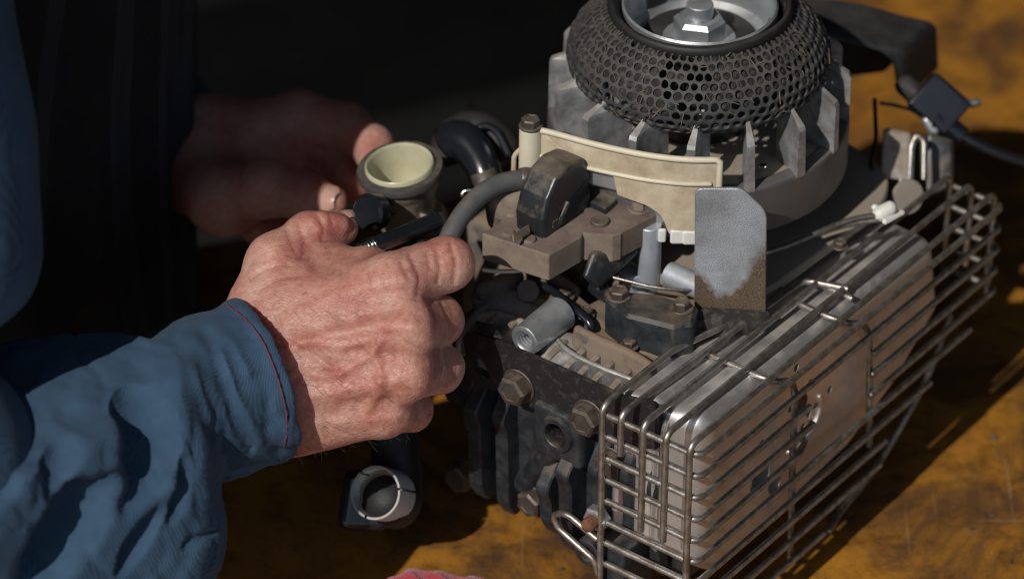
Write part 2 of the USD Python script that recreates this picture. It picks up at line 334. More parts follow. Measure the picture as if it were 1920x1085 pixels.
# grimy metal tab: bare steel with soil caked along its foot and right edge
def deck_scratches():
    m = stage; pth = '/World/Looks/deck_paint'
    n = {'geo': ('geometry', {}), 'sep': ('separate_xyz', {}), 'mp': ('mapping', {'mapping_type': 'point', 'rotation': (0., 0., .9), 'scale': (9., 330., 1.)}), 's1': ('noise_texture', {'scale': 1., 'detail': 3., 'roughness': .6}), 'mp2': ('mapping', {'mapping_type': 'point', 'rotation': (0., 0., -.35), 'scale': (260., 7., 1.)}), 's2': ('noise_texture', {'scale': 1., 'detail': 3., 'roughness': .6}),
         'mx': ('math', {'math_type': 'maximum'}), 'sr': ('rgb_ramp', {'ramp': [(.66, (0, 0, 0)), (.72, (.55, .55, .55))]}), 'n1': ('noise_texture', {'scale': 10., 'detail': 9., 'roughness': .72, 'distortion': .8}), 'n2': ('noise_texture', {'scale': 60., 'detail': 7., 'roughness': .72}), 'n3': ('noise_texture', {'scale': 480., 'detail': 4., 'roughness': .7}),
         'c1': ('rgb_ramp', {'ramp': [(.33, (.060, .030, .016)), (.45, (.15, .068, .018)), (.55, (.32, .14, .018)), (.74, (.46, .215, .024))]}), 'c2': ('mix_color', {'blend_type': 'multiply', 'fac': 1.}), 'r2': ('rgb_ramp', {'ramp': [(.30, (.40, .36, .34)), (.48, (.92, .92, .92)), (.75, (1.15, 1.15, 1.15))]}),
         'c3': ('mix_color', {'b': (.30, .20, .10)}), 'r3': ('rgb_ramp', {'ramp': [(.30, (.25, .25, .25)), (.40, (1, 1, 1))]}), 'c4': ('mix_color', {'blend_type': 'multiply', 'fac': .8}), 'rr': ('map_range', {'from_min': .3, 'from_max': .7, 'to_min': .62, 'to_max': .34, 'clamp': True}),
         'ad': ('math', {'math_type': 'multiply_add', 'value2': .5}), 'b': ('bump', {'strength': .55, 'distance': .0009}), 'p': ('principled_bsdf', {})}
    l = [('geo.position', x + '.vector') for x in ('mp', 'mp2', 'n1', 'n2', 'n3')] + [('mp.vector', 's1.vector'), ('mp2.vector', 's2.vector'), ('s1.fac', 'mx.value1'), ('s2.fac', 'mx.value2'), ('mx.value', 'sr.fac'), ('n1.fac', 'c1.fac'), ('c1.color', 'c2.a'), ('n2.fac', 'r2.fac'), ('r2.color', 'c2.b'),
         ('c2.result', 'c3.a'), ('sr.color', 'c3.fac'), ('c3.result', 'c4.a'), ('n3.fac', 'r3.fac'), ('r3.color', 'c4.b'), ('c4.result', 'p.base_color'), ('n1.fac', 'rr.value'), ('rr.result', 'p.roughness'), ('n2.fac', 'ad.value1'), ('n3.fac', 'ad.value3'), ('ad.value', 'b.height'), ('b.normal', 'p.normal')]
    M['deck_paint'] = usdkit.material(stage, '/World/Looks/scuffed_deck_paint', n, l, surface='p.BSDF')
deck_scratches()
def grime_tab():
    mr = lambda f0, f1, t0, t1: ('map_range', {'from_min': f0, 'from_max': f1, 'to_min': t0, 'to_max': t1, 'clamp': True})
    n = {'geo': ('geometry', {}), 'sep': ('separate_xyz', {}), 'n1': ('noise_texture', {'scale': 110., 'detail': 7., 'roughness': .68}), 'n2': ('noise_texture', {'scale': 2200., 'detail': 2.}), 'n3': ('noise_texture', {'scale': 1300., 'detail': 3.}), 'n4': ('noise_texture', {'scale': 40., 'detail': 6.}),
         'hz': mr(.150, .176, 1.15, 0.), 'hx': mr(.110, .124, 0., 1.2), 'rz': mr(.168, .212, 1., 0.), 'gx': mr(.092, .103, 1.15, 0.), 'gz': mr(.165, .195, 1., 0.),
         'm1': ('math', {'math_type': 'multiply'}), 'm2': ('math', {'math_type': 'multiply'}), 'a1': ('math', {'math_type': 'add'}), 'a2': ('math', {'math_type': 'add'}), 'a3': ('math', {'math_type': 'multiply_add', 'value2': .9}), 'sc': ('math', {'math_type': 'multiply', 'value2': .4}),
         'r': ('rgb_ramp', {'ramp': [(.33, (0, 0, 0)), (.46, (1, 1, 1))]}),
         'sp': ('rgb_ramp', {'ramp': [(.3, (.25, .275, .31)), (.7, (.44, .47, .51))]}), 'st': ('rgb_ramp', {'ramp': [(.35, (.68, .66, .64)), (.6, (1.05, 1.05, 1.05))]}), 'sm': ('mix_color', {'blend_type': 'multiply', 'fac': 1.}),
         'gr': ('rgb_ramp', {'ramp': [(.3, (.035, .024, .017)), (.7, (.15, .105, .065))]}), 'mix': ('mix_color', {}), 'rm': mr(0., 1., .45, .95), 'mm': mr(0., 1., .35, 0.), 'b': ('bump', {'strength': .6, 'distance': .0007}), 'p': ('principled_bsdf', {})}
    l = [('geo.position', x + '.vector') for x in ('sep', 'n1', 'n2', 'n3', 'n4')] + [('sep.z', 'hz.value'), ('sep.x', 'hx.value'), ('sep.z', 'rz.value'), ('sep.x', 'gx.value'), ('sep.z', 'gz.value'), ('hx.result', 'm1.value1'), ('rz.result', 'm1.value2'), ('gx.result', 'm2.value1'), ('gz.result', 'm2.value2'),
         ('m1.value', 'a1.value1'), ('m2.value', 'a1.value2'), ('a1.value', 'a2.value1'), ('hz.result', 'a2.value2'), ('n1.fac', 'a3.value1'), ('a2.value', 'a3.value3'), ('a3.value', 'sc.value1'), ('sc.value', 'r.fac'),
         ('n2.fac', 'sp.fac'), ('n4.fac', 'st.fac'), ('sp.color', 'sm.a'), ('st.color', 'sm.b'), ('n3.fac', 'gr.fac'), ('r.color', 'mix.fac'), ('sm.result', 'mix.a'), ('gr.color', 'mix.b'), ('mix.result', 'p.base_color'), ('r.color', 'rm.value'), ('r.color', 'mm.value'), ('rm.result', 'p.roughness'), ('mm.result', 'p.metallic'),
         ('n3.fac', 'b.height'), ('b.normal', 'p.normal')]
    M['grimy_tab'] = usdkit.material(stage, '/World/Looks/grimy_tab', n, l, surface='p.BSDF')
grime_tab()
def denim():
    n = {'geo': ('geometry', {}), 'mp': ('mapping', {'mapping_type': 'point', 'rotation': (.3, .2, .55)}), 'w': ('wave_texture', {'wave_type': 'bands', 'bands_direction': 'x', 'scale': 340., 'distortion': 2.0, 'detail': 2., 'detail_scale': 2.}),
         'n1': ('noise_texture', {'scale': 45., 'detail': 6., 'roughness': .65}), 'n2': ('noise_texture', {'scale': 1600., 'detail': 3.}),
         'c1': ('rgb_ramp', {'ramp': [(.2, (.033, .068, .118)), (.8, (.045, .089, .150))]}), 'c2': ('mix_color', {'blend_type': 'multiply', 'fac': 1.}), 'vr': ('rgb_ramp', {'ramp': [(.25, (.72, .72, .74)), (.75, (1.15, 1.13, 1.1))]}),
         'ad': ('math', {'math_type': 'add'}), 'b': ('bump', {'strength': .28, 'distance': .0003}), 'p': ('principled_bsdf', {'roughness': .9, 'sheen_weight': .04, 'sheen_roughness': .5, 'specular_ior_level': .15})}
    l = [('geo.position', 'mp.vector'), ('mp.vector', 'w.vector'), ('geo.position', 'n1.vector'), ('geo.position', 'n2.vector'), ('w.fac', 'c1.fac'), ('c1.color', 'c2.a'), ('n1.fac', 'vr.fac'), ('vr.color', 'c2.b'),
         ('c2.result', 'p.base_color'), ('w.fac', 'ad.value1'), ('n2.fac', 'ad.value2'), ('ad.value', 'b.height'), ('b.normal', 'p.normal')]
    M['denim'] = usdkit.material(stage, '/World/Looks/denim', n, l, surface='p.BSDF')
denim()
def skin():
    n = {'geo': ('geometry', {}), 'n1': ('noise_texture', {'scale': 38., 'detail': 5., 'roughness': .6}), 'n2': ('noise_texture', {'scale': 330., 'detail': 5., 'roughness': .7}),
         'mp': ('mapping', {'mapping_type': 'point', 'rotation': (0, .5, .7), 'scale': (.55, 2.2, 1.)}), 'v': ('voronoi_texture', {'feature': 'distance_to_edge', 'scale': 430., 'randomness': 1.}), 'vm': ('map_range', {'from_min': 0., 'from_max': .22, 'to_min': 0., 'to_max': 1., 'clamp': True}),
         'nd': ('noise_texture', {'scale': 240., 'detail': 2.}), 'va': ('vector_math', {'math_type': 'multiply_add', 'vector2': (.004, .004, .004)}),
         'c1': ('rgb_ramp', {'ramp': [(.32, (.38, .135, .11)), (.5, (.47, .24, .19)), (.68, (.53, .32, .265))]}), 'c2': ('mix_color', {'blend_type': 'multiply', 'fac': 1.}), 'vr': ('rgb_ramp', {'ramp': [(.3, (.80, .72, .70)), (.7, (1.12, 1.12, 1.12))]}),
         'ad': ('math', {'math_type': 'multiply_add', 'value2': .8}), 'b': ('bump', {'strength': .30, 'distance': .0006}),
         'p': ('principled_bsdf', {'roughness': .46, 'subsurface_weight': .35, 'subsurface_radius': (1., .28, .14), 'subsurface_scale': .0035, 'specular_ior_level': .4})}
    l = [('geo.position', 'n1.vector'), ('geo.position', 'n2.vector'), ('geo.position', 'nd.vector'), ('nd.color', 'va.vector1'), ('geo.position', 'va.vector3'), ('va.vector', 'mp.vector'), ('mp.vector', 'v.vector'), ('v.distance', 'vm.value'),
         ('n1.fac', 'c1.fac'), ('c1.color', 'c2.a'), ('n2.fac', 'vr.fac'), ('vr.color', 'c2.b'), ('c2.result', 'p.base_color'), ('n2.fac', 'ad.value1'), ('vm.result', 'ad.value3'), ('ad.value', 'b.height'), ('b.normal', 'p.normal')]
    M['skin'] = usdkit.material(stage, '/World/Looks/skin', n, l, surface='p.BSDF')
skin()
look('grit', (.10, .07, .05), rough=.95, scale=300, var=.6)
look('chaff', (.17, .135, .085), rough=.8, scale=200)
look('nail', (.50, .30, .25), rough=.3, scale=200, var=.15)
# ---------------------------------------------------------------- setting: floor, boards, deck
def D(x, y, d): return at_d(x, y, d - 1.1 + DIST)
def R(px, d=1.15): return px * (d - 1.1 + DIST) / FPX
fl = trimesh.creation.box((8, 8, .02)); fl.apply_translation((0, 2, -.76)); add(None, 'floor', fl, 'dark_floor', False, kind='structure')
FB = thing('timber_pile', 'dark weathered timber boards lying in the shade behind the mechanic', 'timber', (-.5, 1.2, -.75))
for i in range(5):
    o = np.array([-1.2, .98 + i * .28, -.75 + .002]); u = unit([1, .45, 0]); w = np.array([-u[1], u[0], 0]); hw, hh, ln = .12, .10 + .03 * (i % 2), 1.7
    pts = [o + u * a + w * b + ZV * c for a in (0, ln) for b in (0, hw * 2) for c in (0, hh)]
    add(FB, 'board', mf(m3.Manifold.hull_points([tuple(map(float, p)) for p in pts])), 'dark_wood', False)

SH = thing('workshop', 'dark timber workshop whose open front lets the sun in over the deck', 'building', (0, 1.8, -.75))
def plank(name, lo, hi): add(SH, name, mf(m3.Manifold.hull_points([(x, y, z) for x in (lo[0], hi[0]) for y in (lo[1], hi[1]) for z in (lo[2], hi[2])])), 'dark_wood', False)
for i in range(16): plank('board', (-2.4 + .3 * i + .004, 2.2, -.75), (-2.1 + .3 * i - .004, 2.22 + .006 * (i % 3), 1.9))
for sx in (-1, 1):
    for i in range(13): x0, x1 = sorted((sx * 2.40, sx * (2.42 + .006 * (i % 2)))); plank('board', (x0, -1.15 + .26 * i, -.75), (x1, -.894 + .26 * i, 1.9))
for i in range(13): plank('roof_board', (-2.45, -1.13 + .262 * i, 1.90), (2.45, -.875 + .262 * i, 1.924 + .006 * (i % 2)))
def deck():
    poly = Polygon([(-.20, -.34), (.60, -.34), (.95, 1.0), (.28, .92), (.045, .50), (.012, .425), (-.04, .36), (-.20, .31)]).buffer(.02).buffer(-.02)
    m = trimesh.creation.extrude_polygon(poly, .012, engine='earcut'); m.apply_translation((0, 0, -.012))
    sk = trimesh.creation.extrude_polygon(poly.buffer(-.004).difference(poly.buffer(-.010)), .09, engine='earcut'); sk.apply_translation((0, 0, -.1025))
    add(None, 'deck', cat(m, sk), 'deck_paint', 25, kind='structure')
deck()
gr_ = []
for k in range(260):
    x, y = rng.uniform(-.12, .42), rng.uniform(-.12, .60); r = rng.uniform(.0004, .0016) * (1 if rng.random() < .9 else 1.6)
    g = trimesh.creation.icosphere(1, r); g.vertices *= rng.uniform(.5, 1.3, 3); g.vertices += rng.normal(size=g.vertices.shape) * r * .15; g.vertices += [x, y, r * .35]; gr_.append(g)
gp_ = add(None, 'grit', cat(gr_), 'grit', False, kind='stuff'); tag(stage.GetPrimAtPath(gp_), 'crumbs of dirt and grit scattered on the yellow deck', 'grit')

# ---------------------------------------------------------------- the engine
FC = np.array([.097, .141, 0.])
EN = thing('small_engine', 'dismantled grimy small petrol engine with exposed flywheel and wire muffler guard', 'engine', E(.14, -.05, 0))

# crankcase, cylinder block
add(EN, 'crankcase', cat(box(.095, .262, -.165, -.012, .0, .147, .006), box(.055, .1, -.13, .0, .03, .118, .004)), 'rusty_plate')
pl = [E(*q, 0) for q in ((.117, .012), (.225, .016), (.252, .004), (.266, -.03), (.262, -.10), (.235, -.155), (.14, -.165), (.102, -.12), (.102, -.02))]
bp = add(EN, 'base_plate', zprism(pl, .149, .1555, .0008, .02), 'base_plate')
for x, y in ((1575, 462),):
    add(bp, 'bolt', hexbolt(at_z(x, y, .1556), ZV, .0035, .003, .0045), 'bolt_steel', 20)

# muffler
def lz(l, s, z, r): return (E(l, s, z), r)
out = [(.020, .143), (.236, .138), (.245, .098), (.209, .070), (.165, .048), (.032, .046), (.018, .060)]
c0 = np.mean(out, 0)
def shell(s0, s1, r_front, r_back, grow=0.):
    pts = []
    for l, z in out:
        v = np.array([l, z]); v = v + unit(c0 - v) * (-grow)
        for s, r in ((s1 - r_front, r_front), (s0 + r_back, r_back)):
            q = v + unit(c0 - v) * r * 1.15; pts.append(lz(q[0], s, q[1], r))
    return hull(pts, 28)
front = shell(.017, .046, .011, .003); back = shell(-.008, .020, .008, .003)
holes = [(425, 155), (507, 243), (460, 290), (418, 310), (375, 370), (390, 402), (623, 285), (540, 383), (498, 430), (508, 483), (462, 508), (420, 558), (450, 573), (387, 628), (293, 578), (218, 605), (427, 700), (455, 345), (420, 375)]
for i, (x, y) in enumerate(holes):
    p = at_s(1360 + x / 3.19, 640 + y / 3.19, .046); a, b = p - SV * .006, p + SV * .004
    front = front - hull([(a, .0023), (b, .0023)], 8)
pd_ = at_s(1500, 757, .046) + SV * .0700; front = front - m3.Manifold.sphere(.0708, 96).translate([float(v) for v in pd_])
po = at_s(1425, 900, .046)
front = front - hull([(po - SV * .016, .0085), (po + SV * .012, .0085)], 20) - hull([(at_s(1450, 905, .046) - SV * .012, .006), (at_s(1455, 905, .046) + SV * .01, .006)], 16)
MU = part(EN, 'muffler')
add(MU, 'front_shell', mf(front), 'muffler_steel', 25)
add(MU, 'back_shell', mf(back), 'muffler_steel', 30)
fr = []
for l, z in out:
    v = np.array([l, z]); q = v + unit(v - c0) * .0022; fr.append(q)
fr = roundpoly(fr, .012, 6)
add(MU, 'flange', prism(fr, E(0, .0205, 0), LV, ZV, .0022, .0006) if np.dot(np.cross(LV, ZV), SV) < 0 else prism(fr, E(0, .0180, 0), LV, ZV, .0022, .0006), 'muffler_steel', 25)
add(MU, 'fold', tube(fillet([E(.0172, .0245, .080), E(.0172, .0245, .140), E(.034, .0245, .1435), E(.07, .0245, .1425)], .006), .0018, 8), 'muffler_steel')
pr_ = at_s(1433, 902, .046)
add(MU, 'outlet_pipe', lathe([(.0062, -.012), (.0062, .0), (.0052, .0), (.0052, -.012)], pr_ - SV * .004, SV, 20), 'bright_steel')
arc = [at_s(1360 + x / 3.19, 640 + y / 3.19, .0462) for x, y in ((372, 660), (440, 625), (500, 550), (550, 460), (568, 380), (560, 320))]
add(MU, 'pressed_rim', tube(spline(arc, 20), .0011, 6), 'muffler_steel')
add(MU, 'spark_arrestor', lathe([(0, .0004), (.0062, .0004), (.0068, -.0014), (.0068, -.003)], at_s(1500, 757, .0456), SV, 28), 'black_steel')

# muffler guard of welded wire
GU = part(EN, 'muffler_guard'); WR = .00178
vs = [0, .0112, .0246, .0382, .0525]
def w(pts, r=.006, label=None): add(GU, 'wire', tube(fillet(pts, r), WR, 9), 'wire_steel', True, label)
w([E(0, vs[0], .014), E(0, vs[0], .150), E(.058, 0, .150), E(.103, .0115, .1500), E(.136, .0125, .150)])
w([E(0, vs[1], .125), E(0, vs[1], .150), E(.149, vs[1] + .006, .150), E(.1565, .040, .1503)])
for k, zb in ((2, .084), (3, .084)): w([E(0, vs[k], zb), E(0, vs[k], .150), E(.2775, vs[k], .150), E(.2775, vs[k], .098)])
w([E(0, vs[4], .004), E(0, vs[4], .150), E(.2775, vs[4], .150), E(.2775, vs[4], .085)])
rs = [.1435 - .0133 * i for i in range(10)]; SF = .0565
for i, z in enumerate(rs):
    l0 = .0022; a = [E(l0, -.001, z), E(l0, SF, z)]
    if i in (0, 1): w(a + [E(.281, SF, z - .002), E(.281, .022, z - .002)])
    elif i in (2, 3, 4):
        e = {2: .1005, 3: .1045, 4: .098}[i]
        if i < 4: w(a + [E(e, SF, z - .001)])
        else: w(a + [E(.092, SF, z), E(.104, SF - .004, z), E(.1085, .046, z - .003)])
        w([E(.1585, SF, z - .0015), E(.281, SF, z - .002), E(.281, .022, z - .002)])
    else: w(a + [E({5: .256, 6: .218, 7: .176, 8: .172, 9: .12}[i], SF, z - .0015)])
w([E(.0705, .012, .1468), E(.0705, SF - .0035, .1468), E(.0905, SF - .0035, .137), E(.094, SF - .0035, .020)], .012)
w([E(.134, .026, .1468), E(.134, SF - .0035, .1468), E(.158, SF - .0035, .133), E(.166, SF - .0035, .050)], .014)
w([E(.155, .020, .1468), E(.155, .044, .1468)])
w([E(.13, SF - .003, .016), E(.150, SF - .010, .012), E(.19, SF - .012, .018), E(.235, .045, .05), E(.262, .04, .075)], .02)
w([E(.0, -.002, .066), E(.0, -.022, .073), E(.0, -.030, .068), E(.0, -.027, .061), E(.0, -.004, .052), E(.0, -.001, .044)], .009)

# cylinder head with fins and plug hole
HD = part(EN, 'cylinder_head')
add(HD, 'head_block', cat(box(.0215, .058, -.092, .006, .045, .126, .004), box(.034, .06, -.086, .03, .03, .10, .004)), 'black_cast')
def fin(s, t, prof): return prism(roundpoly(prof, .004), E(0, s - t / 2, 0) if np.dot(np.cross(LV, ZV), SV) > 0 else E(0, s + t / 2, 0), LV, ZV, t, .0009)
for s, t, top, bot, o in ((-.0865, .0085, .118, .042, .003), (-.0720, .0080, .117, .036, .007), (-.0430, .0080, .086, .038, .006), (-.0290, .0085, .103, .034, .004), (-.0130, .0075, .110, .034, .009), (.004, .006, .112, .036, .012), (.018, .006, .106, .034, .016)):
    pf = [(.03, top), (.014 + o * .4, top), (o, top - .013), (o + .004, top - .022), (o + .005, bot + .012), (o + .012, bot), (.03, bot + .004)]
    add(HD, 'fin', fin(s, t, pf), 'black_cast')
hp = at_l(1040, 816, .008); thr = [(.0060 + .0005 * (i % 2), -.0012 * i) for i in range(1, 10)]
add(HD, 'plug_boss', lathe([(.0160, -.0125), (.0118, -.0045), (.0096, .0), (.0072, .0), (.0066, -.0006)], hp, -LV, 32), 'black_cast', 40)
add(HD, 'plug_thread', lathe([(.0066, -.0006)] + thr, hp, -LV, 32), 'black_steel', 60)
pp_ = [(E(l, s, z), .004) for l in (.0138, .020) for s in (lsz(hp)[1] - .0125, lsz(hp)[1] + .0110) for z in (.096, .120)]; add(HD, 'boss_plate', mf(hull(pp_, 10) - hull([(hp - LV * .01, .0071), (hp + LV * .03, .0071)], 20)), 'black_cast')
add(HD, 'plug_seat', lathe([(.0064, -.0112), (.004, -.0124), (0, -.0126)], hp, -LV, 24), 'matte_black')
add(HD, 'rib', mf(hull([(at_l(1035, 850, .018), .005), (at_l(985, 905, .020), .0055), (at_l(975, 900, .028), .006)])), 'black_cast')
add(HD, 'rib', mf(hull([(at_l(985, 760, .026), .006), (at_l(965, 900, .028), .006)])), 'black_cast')
for x, y, l, r, h in ((1003, 935, .013, .0075, .006), (872, 885, .030, .0085, .008), (1150, 868, .012, .0090, .007)):
    add(HD, 'bolt', hexbolt(at_l(x, y, l + h), -LV, r, h, r * 1.1, .0012, .5), 'bolt_steel', 20)
add(HD, 'stud_tube', lathe([(.0, -.02), (.0078, -.02), (.0078, .0), (.0070, .0006), (.0048, .0006), (.0046, -.001), (.0046, -.012), (0, -.012)], at_l(1100, 1036, .004), -LV, 24), 'black_cast', 40)
nb = at_l(1112, 976, -.001)
add(HD, 'nut', hexbolt(nb + LV * .006, -LV, .0070, .006, 0, .001, .2), 'zinc_nut', 20)
add(HD, 'bolt_end', mf(hull([(nb + LV * .004, .0042), (nb - LV * .0035, .0040)], 16)), 'rust', 40, 'rusty rounded bolt end')
add(EN, 'intake_port', box(.026, .085, -.122, -.099, .082, .130, .004), 'black_cast')
add(HD, 'lug', box(.004, .03, -.006, .012, .022, .06, .002), 'black_cast')

# black strap across the head
def sz(x, y, l=.016): q = lsz(at_l(x, y, l)); return (q[1], q[2])
ol = [sz(x, y) for x, y in ((873, 622), (905, 622), (930, 632), (945, 640), (1000, 662), (1075, 695), (1165, 737), (1235, 752), (1240, 838), (1190, 832), (1115, 806), (1010, 762), (950, 735), (885, 706))]
slot = [sz(x, y) for x, y in ((893, 668), (905, 668), (918, 685), (925, 706), (912, 700), (896, 690))]
pg = Polygon(roundpoly(ol, .003)).difference(Polygon(roundpoly(slot, .0015)))
st = trimesh.creation.extrude_polygon(pg, .0026, engine='earcut'); v = st.vertices.copy(); st.vertices = OE + np.outer(v[:, 0], SV) + np.outer(v[:, 1], ZV) + np.outer(.0135 + v[:, 2], LV); st.fix_normals()
SP = add(EN, 'head_strap', st, 'black_steel')
for x, y in ((974, 722), (1106, 779)):
    add(SP, 'bolt', hexbolt(at_l(x, y, .0135), -LV, .0085, .0074, .0098, .0012, .15), 'bolt_steel', 20)
add(SP, 'tab', mf(hull([(at_l(940, 632, .014), .0012), (at_l(905, 622, .014), .0012), (at_l(925, 612, .022), .0012), (at_l(895, 605, .022), .0012)], 8)), 'black_steel')

# finned top of the cylinder
CY = part(EN, 'cylinder')
add(CY, 'barrel', box(.030, .078, -.098, .006, .075, .1285, .004), 'cast_dusty')
add(CY, 'front_rail', box(.0185, .032, -.096, .004, .120, .1315, .002), 'cast_dusty')
for x, y in ((1052, 693), (1080, 704), (1106, 716), (1140, 730), (945, 622), (910, 612), (1180, 742), (1018, 676), (1210, 758), (880, 600)):
    p = lsz(at_z(x, y, .139)); s = p[1]
    pf = [(.0190, .120), (.0190, .1325), (.026, .1395), (.044, .1425), (.0475, .120)]
    add(CY, 'fin', fin(s, .0034, pf), 'cast_dusty')
def rib(pts, r, drop, n=14):
    P = spline(pts, n); return mf(m3.Manifold.batch_boolean([hull([(P[i], r), (P[i + 1], r), (P[i] - ZV * drop, r * 1.5), (P[i + 1] - ZV * drop, r * 1.5)], 10) for i in range(n - 1)], m3.OpType.Add))
add(CY, 'ledge', rib([at_z(1040, 618, .140), at_z(1062, 655, .1415), at_z(1130, 690, .142), at_z(1225, 730, .142)], .0016, .012), 'cast_aluminium', 40)
add(CY, 'ledge', rib([at_z(895, 590, .139), at_z(940, 588, .141), at_z(985, 606, .141), at_z(1010, 628, .139)], .0016, .012), 'cast_dusty', 40)
add(CY, 'ledge', box(.048, .066, -.052, .012, .12, .142, .003), 'rusty_plate')
add(CY, 'gallery', mf(hull([(at_z(965, 560, .138), .0055), (at_z(900, 560, .136), .005), (at_z(1010, 600, .134), .006), (at_z(920, 590, .130), .008)])), 'cast_aluminium')
add(CY, 'push_rod_cover', rib([at_z(1085, 618, .1475), at_z(1130, 640, .1475), at_z(1180, 662, .1475), at_z(1222, 688, .146)], .0026, .014), 'rusty_plate', 40)
add(CY, 'bail', tube(spline([at_z(985, 540, .147), at_z(1005, 534, .149), at_z(1040, 548, .149), at_z(1075, 577, .149), at_z(1105, 605, .148), at_z(1110, 618, .145)], 24), .0022, 8), 'gloss_black', True)
add(CY, 'bail_bolt', cyl(at_z(990, 545, .142), at_z(990, 545, .149), .006), 'bolt_steel')
SO = lsz(at_z(985, 637, .147)); a, b = E(SO[0] - .001, SO[1], .147), E(SO[0] + .030, SO[1], .147)
add(CY, 'standoff', lathe([(.0, .03), (.0088, .031), (.0094, .0298), (.0082, .0005), (.0076, .0), (.0058, .0), (.0054, .0006)] + [(.0042 + .0004 * (i % 2), .001 + .001 * i) for i in range(9)] + [(0, .011)], a, LV, 30), 'dirty_silver', 40)
add(CY, 'standoff_foot', mf(hull([(E(SO[0] + .018, SO[1], .138), .007), (E(SO[0] + .026, SO[1] + .014, .134), .006), (E(SO[0] + .006, SO[1] + .012, .132), .006)])), 'cast_aluminium')

# breather cover with two bolts, brown plate under it
bc = [at_z(x, y, .163) for x, y in ((1133, 556), (1165, 543), (1230, 548), (1310, 572), (1300, 606), (1262, 612), (1174, 590))]
BR = add(EN, 'breather_cover', zprism(bc, .132, .163, .0018, .0016), 'black_cast')
add(BR, 'bolt', hexbolt(at_z(1160, 556, .163), ZV, .0052, .004, .0062), 'bolt_steel', 20)
add(BR, 'bolt', hexbolt(at_z(1278, 578, .163), ZV, .0045, .0042, .0062), 'bolt_steel', 20)
add(EN, 'valve_plate', zprism([at_z(x, y, .143) for x, y in ((960, 545), (1010, 520), (1075, 540), (1150, 600), (1110, 600), (1000, 560))], .12, .143, .002, .004), 'rusty_plate')
add(EN, 'valve_plate', zprism([at_z(x, y, .150) for x, y in ((1085, 560), (1120, 540), (1230, 530), (1330, 560), (1400, 600), (1330, 660), (1200, 640))], .125, .1445, .002, .004), 'rusty_plate')
for (x, y), (x2, y2), r in (((1020, 505), (1075, 545), .004), ((1230, 622), (1290, 640), .003), ((905, 545), (965, 520), .005)):
    add(EN, 'casting_rib', mf(hull([(at_z(x, y, .146), r), (at_z(x2, y2, .145), r)])), 'rusty_plate')
for x, y in ((1098, 590), (1180, 648), (1060, 555)): add(EN, 'bolt', hexbolt(at_z(x, y, .1455), ZV, .0036, .003, .005, .0008), 'bolt_steel', 20)
add(EN, 'vent_hose', tube(spline([at_z(1100, 520, .150), at_z(1128, 545, .152), at_z(1150, 556, .158)], 10), .0045, 12), 'black_plastic', True)
add(EN, 'governor_wire', tube(fillet([at_z(1150, 520, .165), at_z(1235, 540, .163), at_z(1300, 545, .160), at_z(1420, 500, .160)], .006), .0009, 6), 'wire_steel', True)
# metal posts seen under the coil
p = at_z(1216, 556, .140); add(EN, 'coil_post', cyl(p, p + ZV * .045, .0060, n=24), 'shaded_metal')
p = at_z(1180, 552, .140); add(EN, 'coil_post', cyl(p, p + ZV * .014, .0055), 'shaded_metal')
a = D(1253, 512, 1.165); add(EN, 'sleeve_tube', cyl(a, a + SV * .026, .0064, n=24), 'shaded_metal')
add(EN, 'bracket_foot', mf(hull([(D(1115, 480, 1.145), .003), (D(1185, 470, 1.16), .003), (D(1120, 525, 1.15), .004), (D(1100, 515, 1.145), .002)])), 'black_plastic')

# flywheel
FW_ = part(EN, 'flywheel'); RF = .0785
add(FW_, 'rim', lathe([(.0, .180), (RF - .008, .176), (RF - .001, .177), (RF, .179), (RF, .2025), (RF - .0012, .2045), (RF - .007, .2050), (RF - .010, .2035), (RF - .0105, .196), (0, .196)], FC, ZV, 96), 'rim_metal', 35)
add(FW_, 'dish', lathe([(RF - .0102, .198), (RF - .0104, .2032), (.05, .2012), (.03, .2022), (0, .2022), (0, .198)], FC, ZV, 80), 'dish_metal', 35)
view = math.atan2(-1, 0)
for k in range(16):
    a = view + math.radians(17 + 22.5 * k); e = np.array([math.cos(a), math.sin(a), 0]); t = np.array([-e[1], e[0], 0])
    prof = [(.054, .2005), (.053, .237), (.058, .2425), (.066, .2390), (.0768, .2325), (.0778, .2305), (.0782, .2035), (.0775, .2005)]
    V = []; n = len(prof)
    for sgn in (-1, 1):
        for r, z in prof: V.append(FC + e * (r + 0) + t * (sgn * (.0011 + .0011 * (1 - (z - .2) / .035) + (.0009 if r > .07 else 0)) + (.0782 - r) * .06 + (.0782 - r) ** 2 * 9) + ZV * z)
    V = np.array(V); F = []
    import mapbox_earcut as me
    tri = np.asarray(me.triangulate_float64(np.ascontiguousarray(prof, float), np.array([n], np.uint32))).reshape(-1, 3)
    for q in range(n): q1 = (q + 1) % n; F += [[q, q1, n + q1], [q, n + q1, n + q]]
    fm = trimesh.Trimesh(V, np.vstack([F, tri[:, ::-1], tri + n]), process=False)
    if fm.volume < 0: fm.invert()
    add(FW_, 'fin', fm, 'fin_aluminium', False)
p = at_z(1430, 312, .2052); add(FW_, 'rivet', cyl(p, p + ZV * .001, .0022), 'bright_steel')
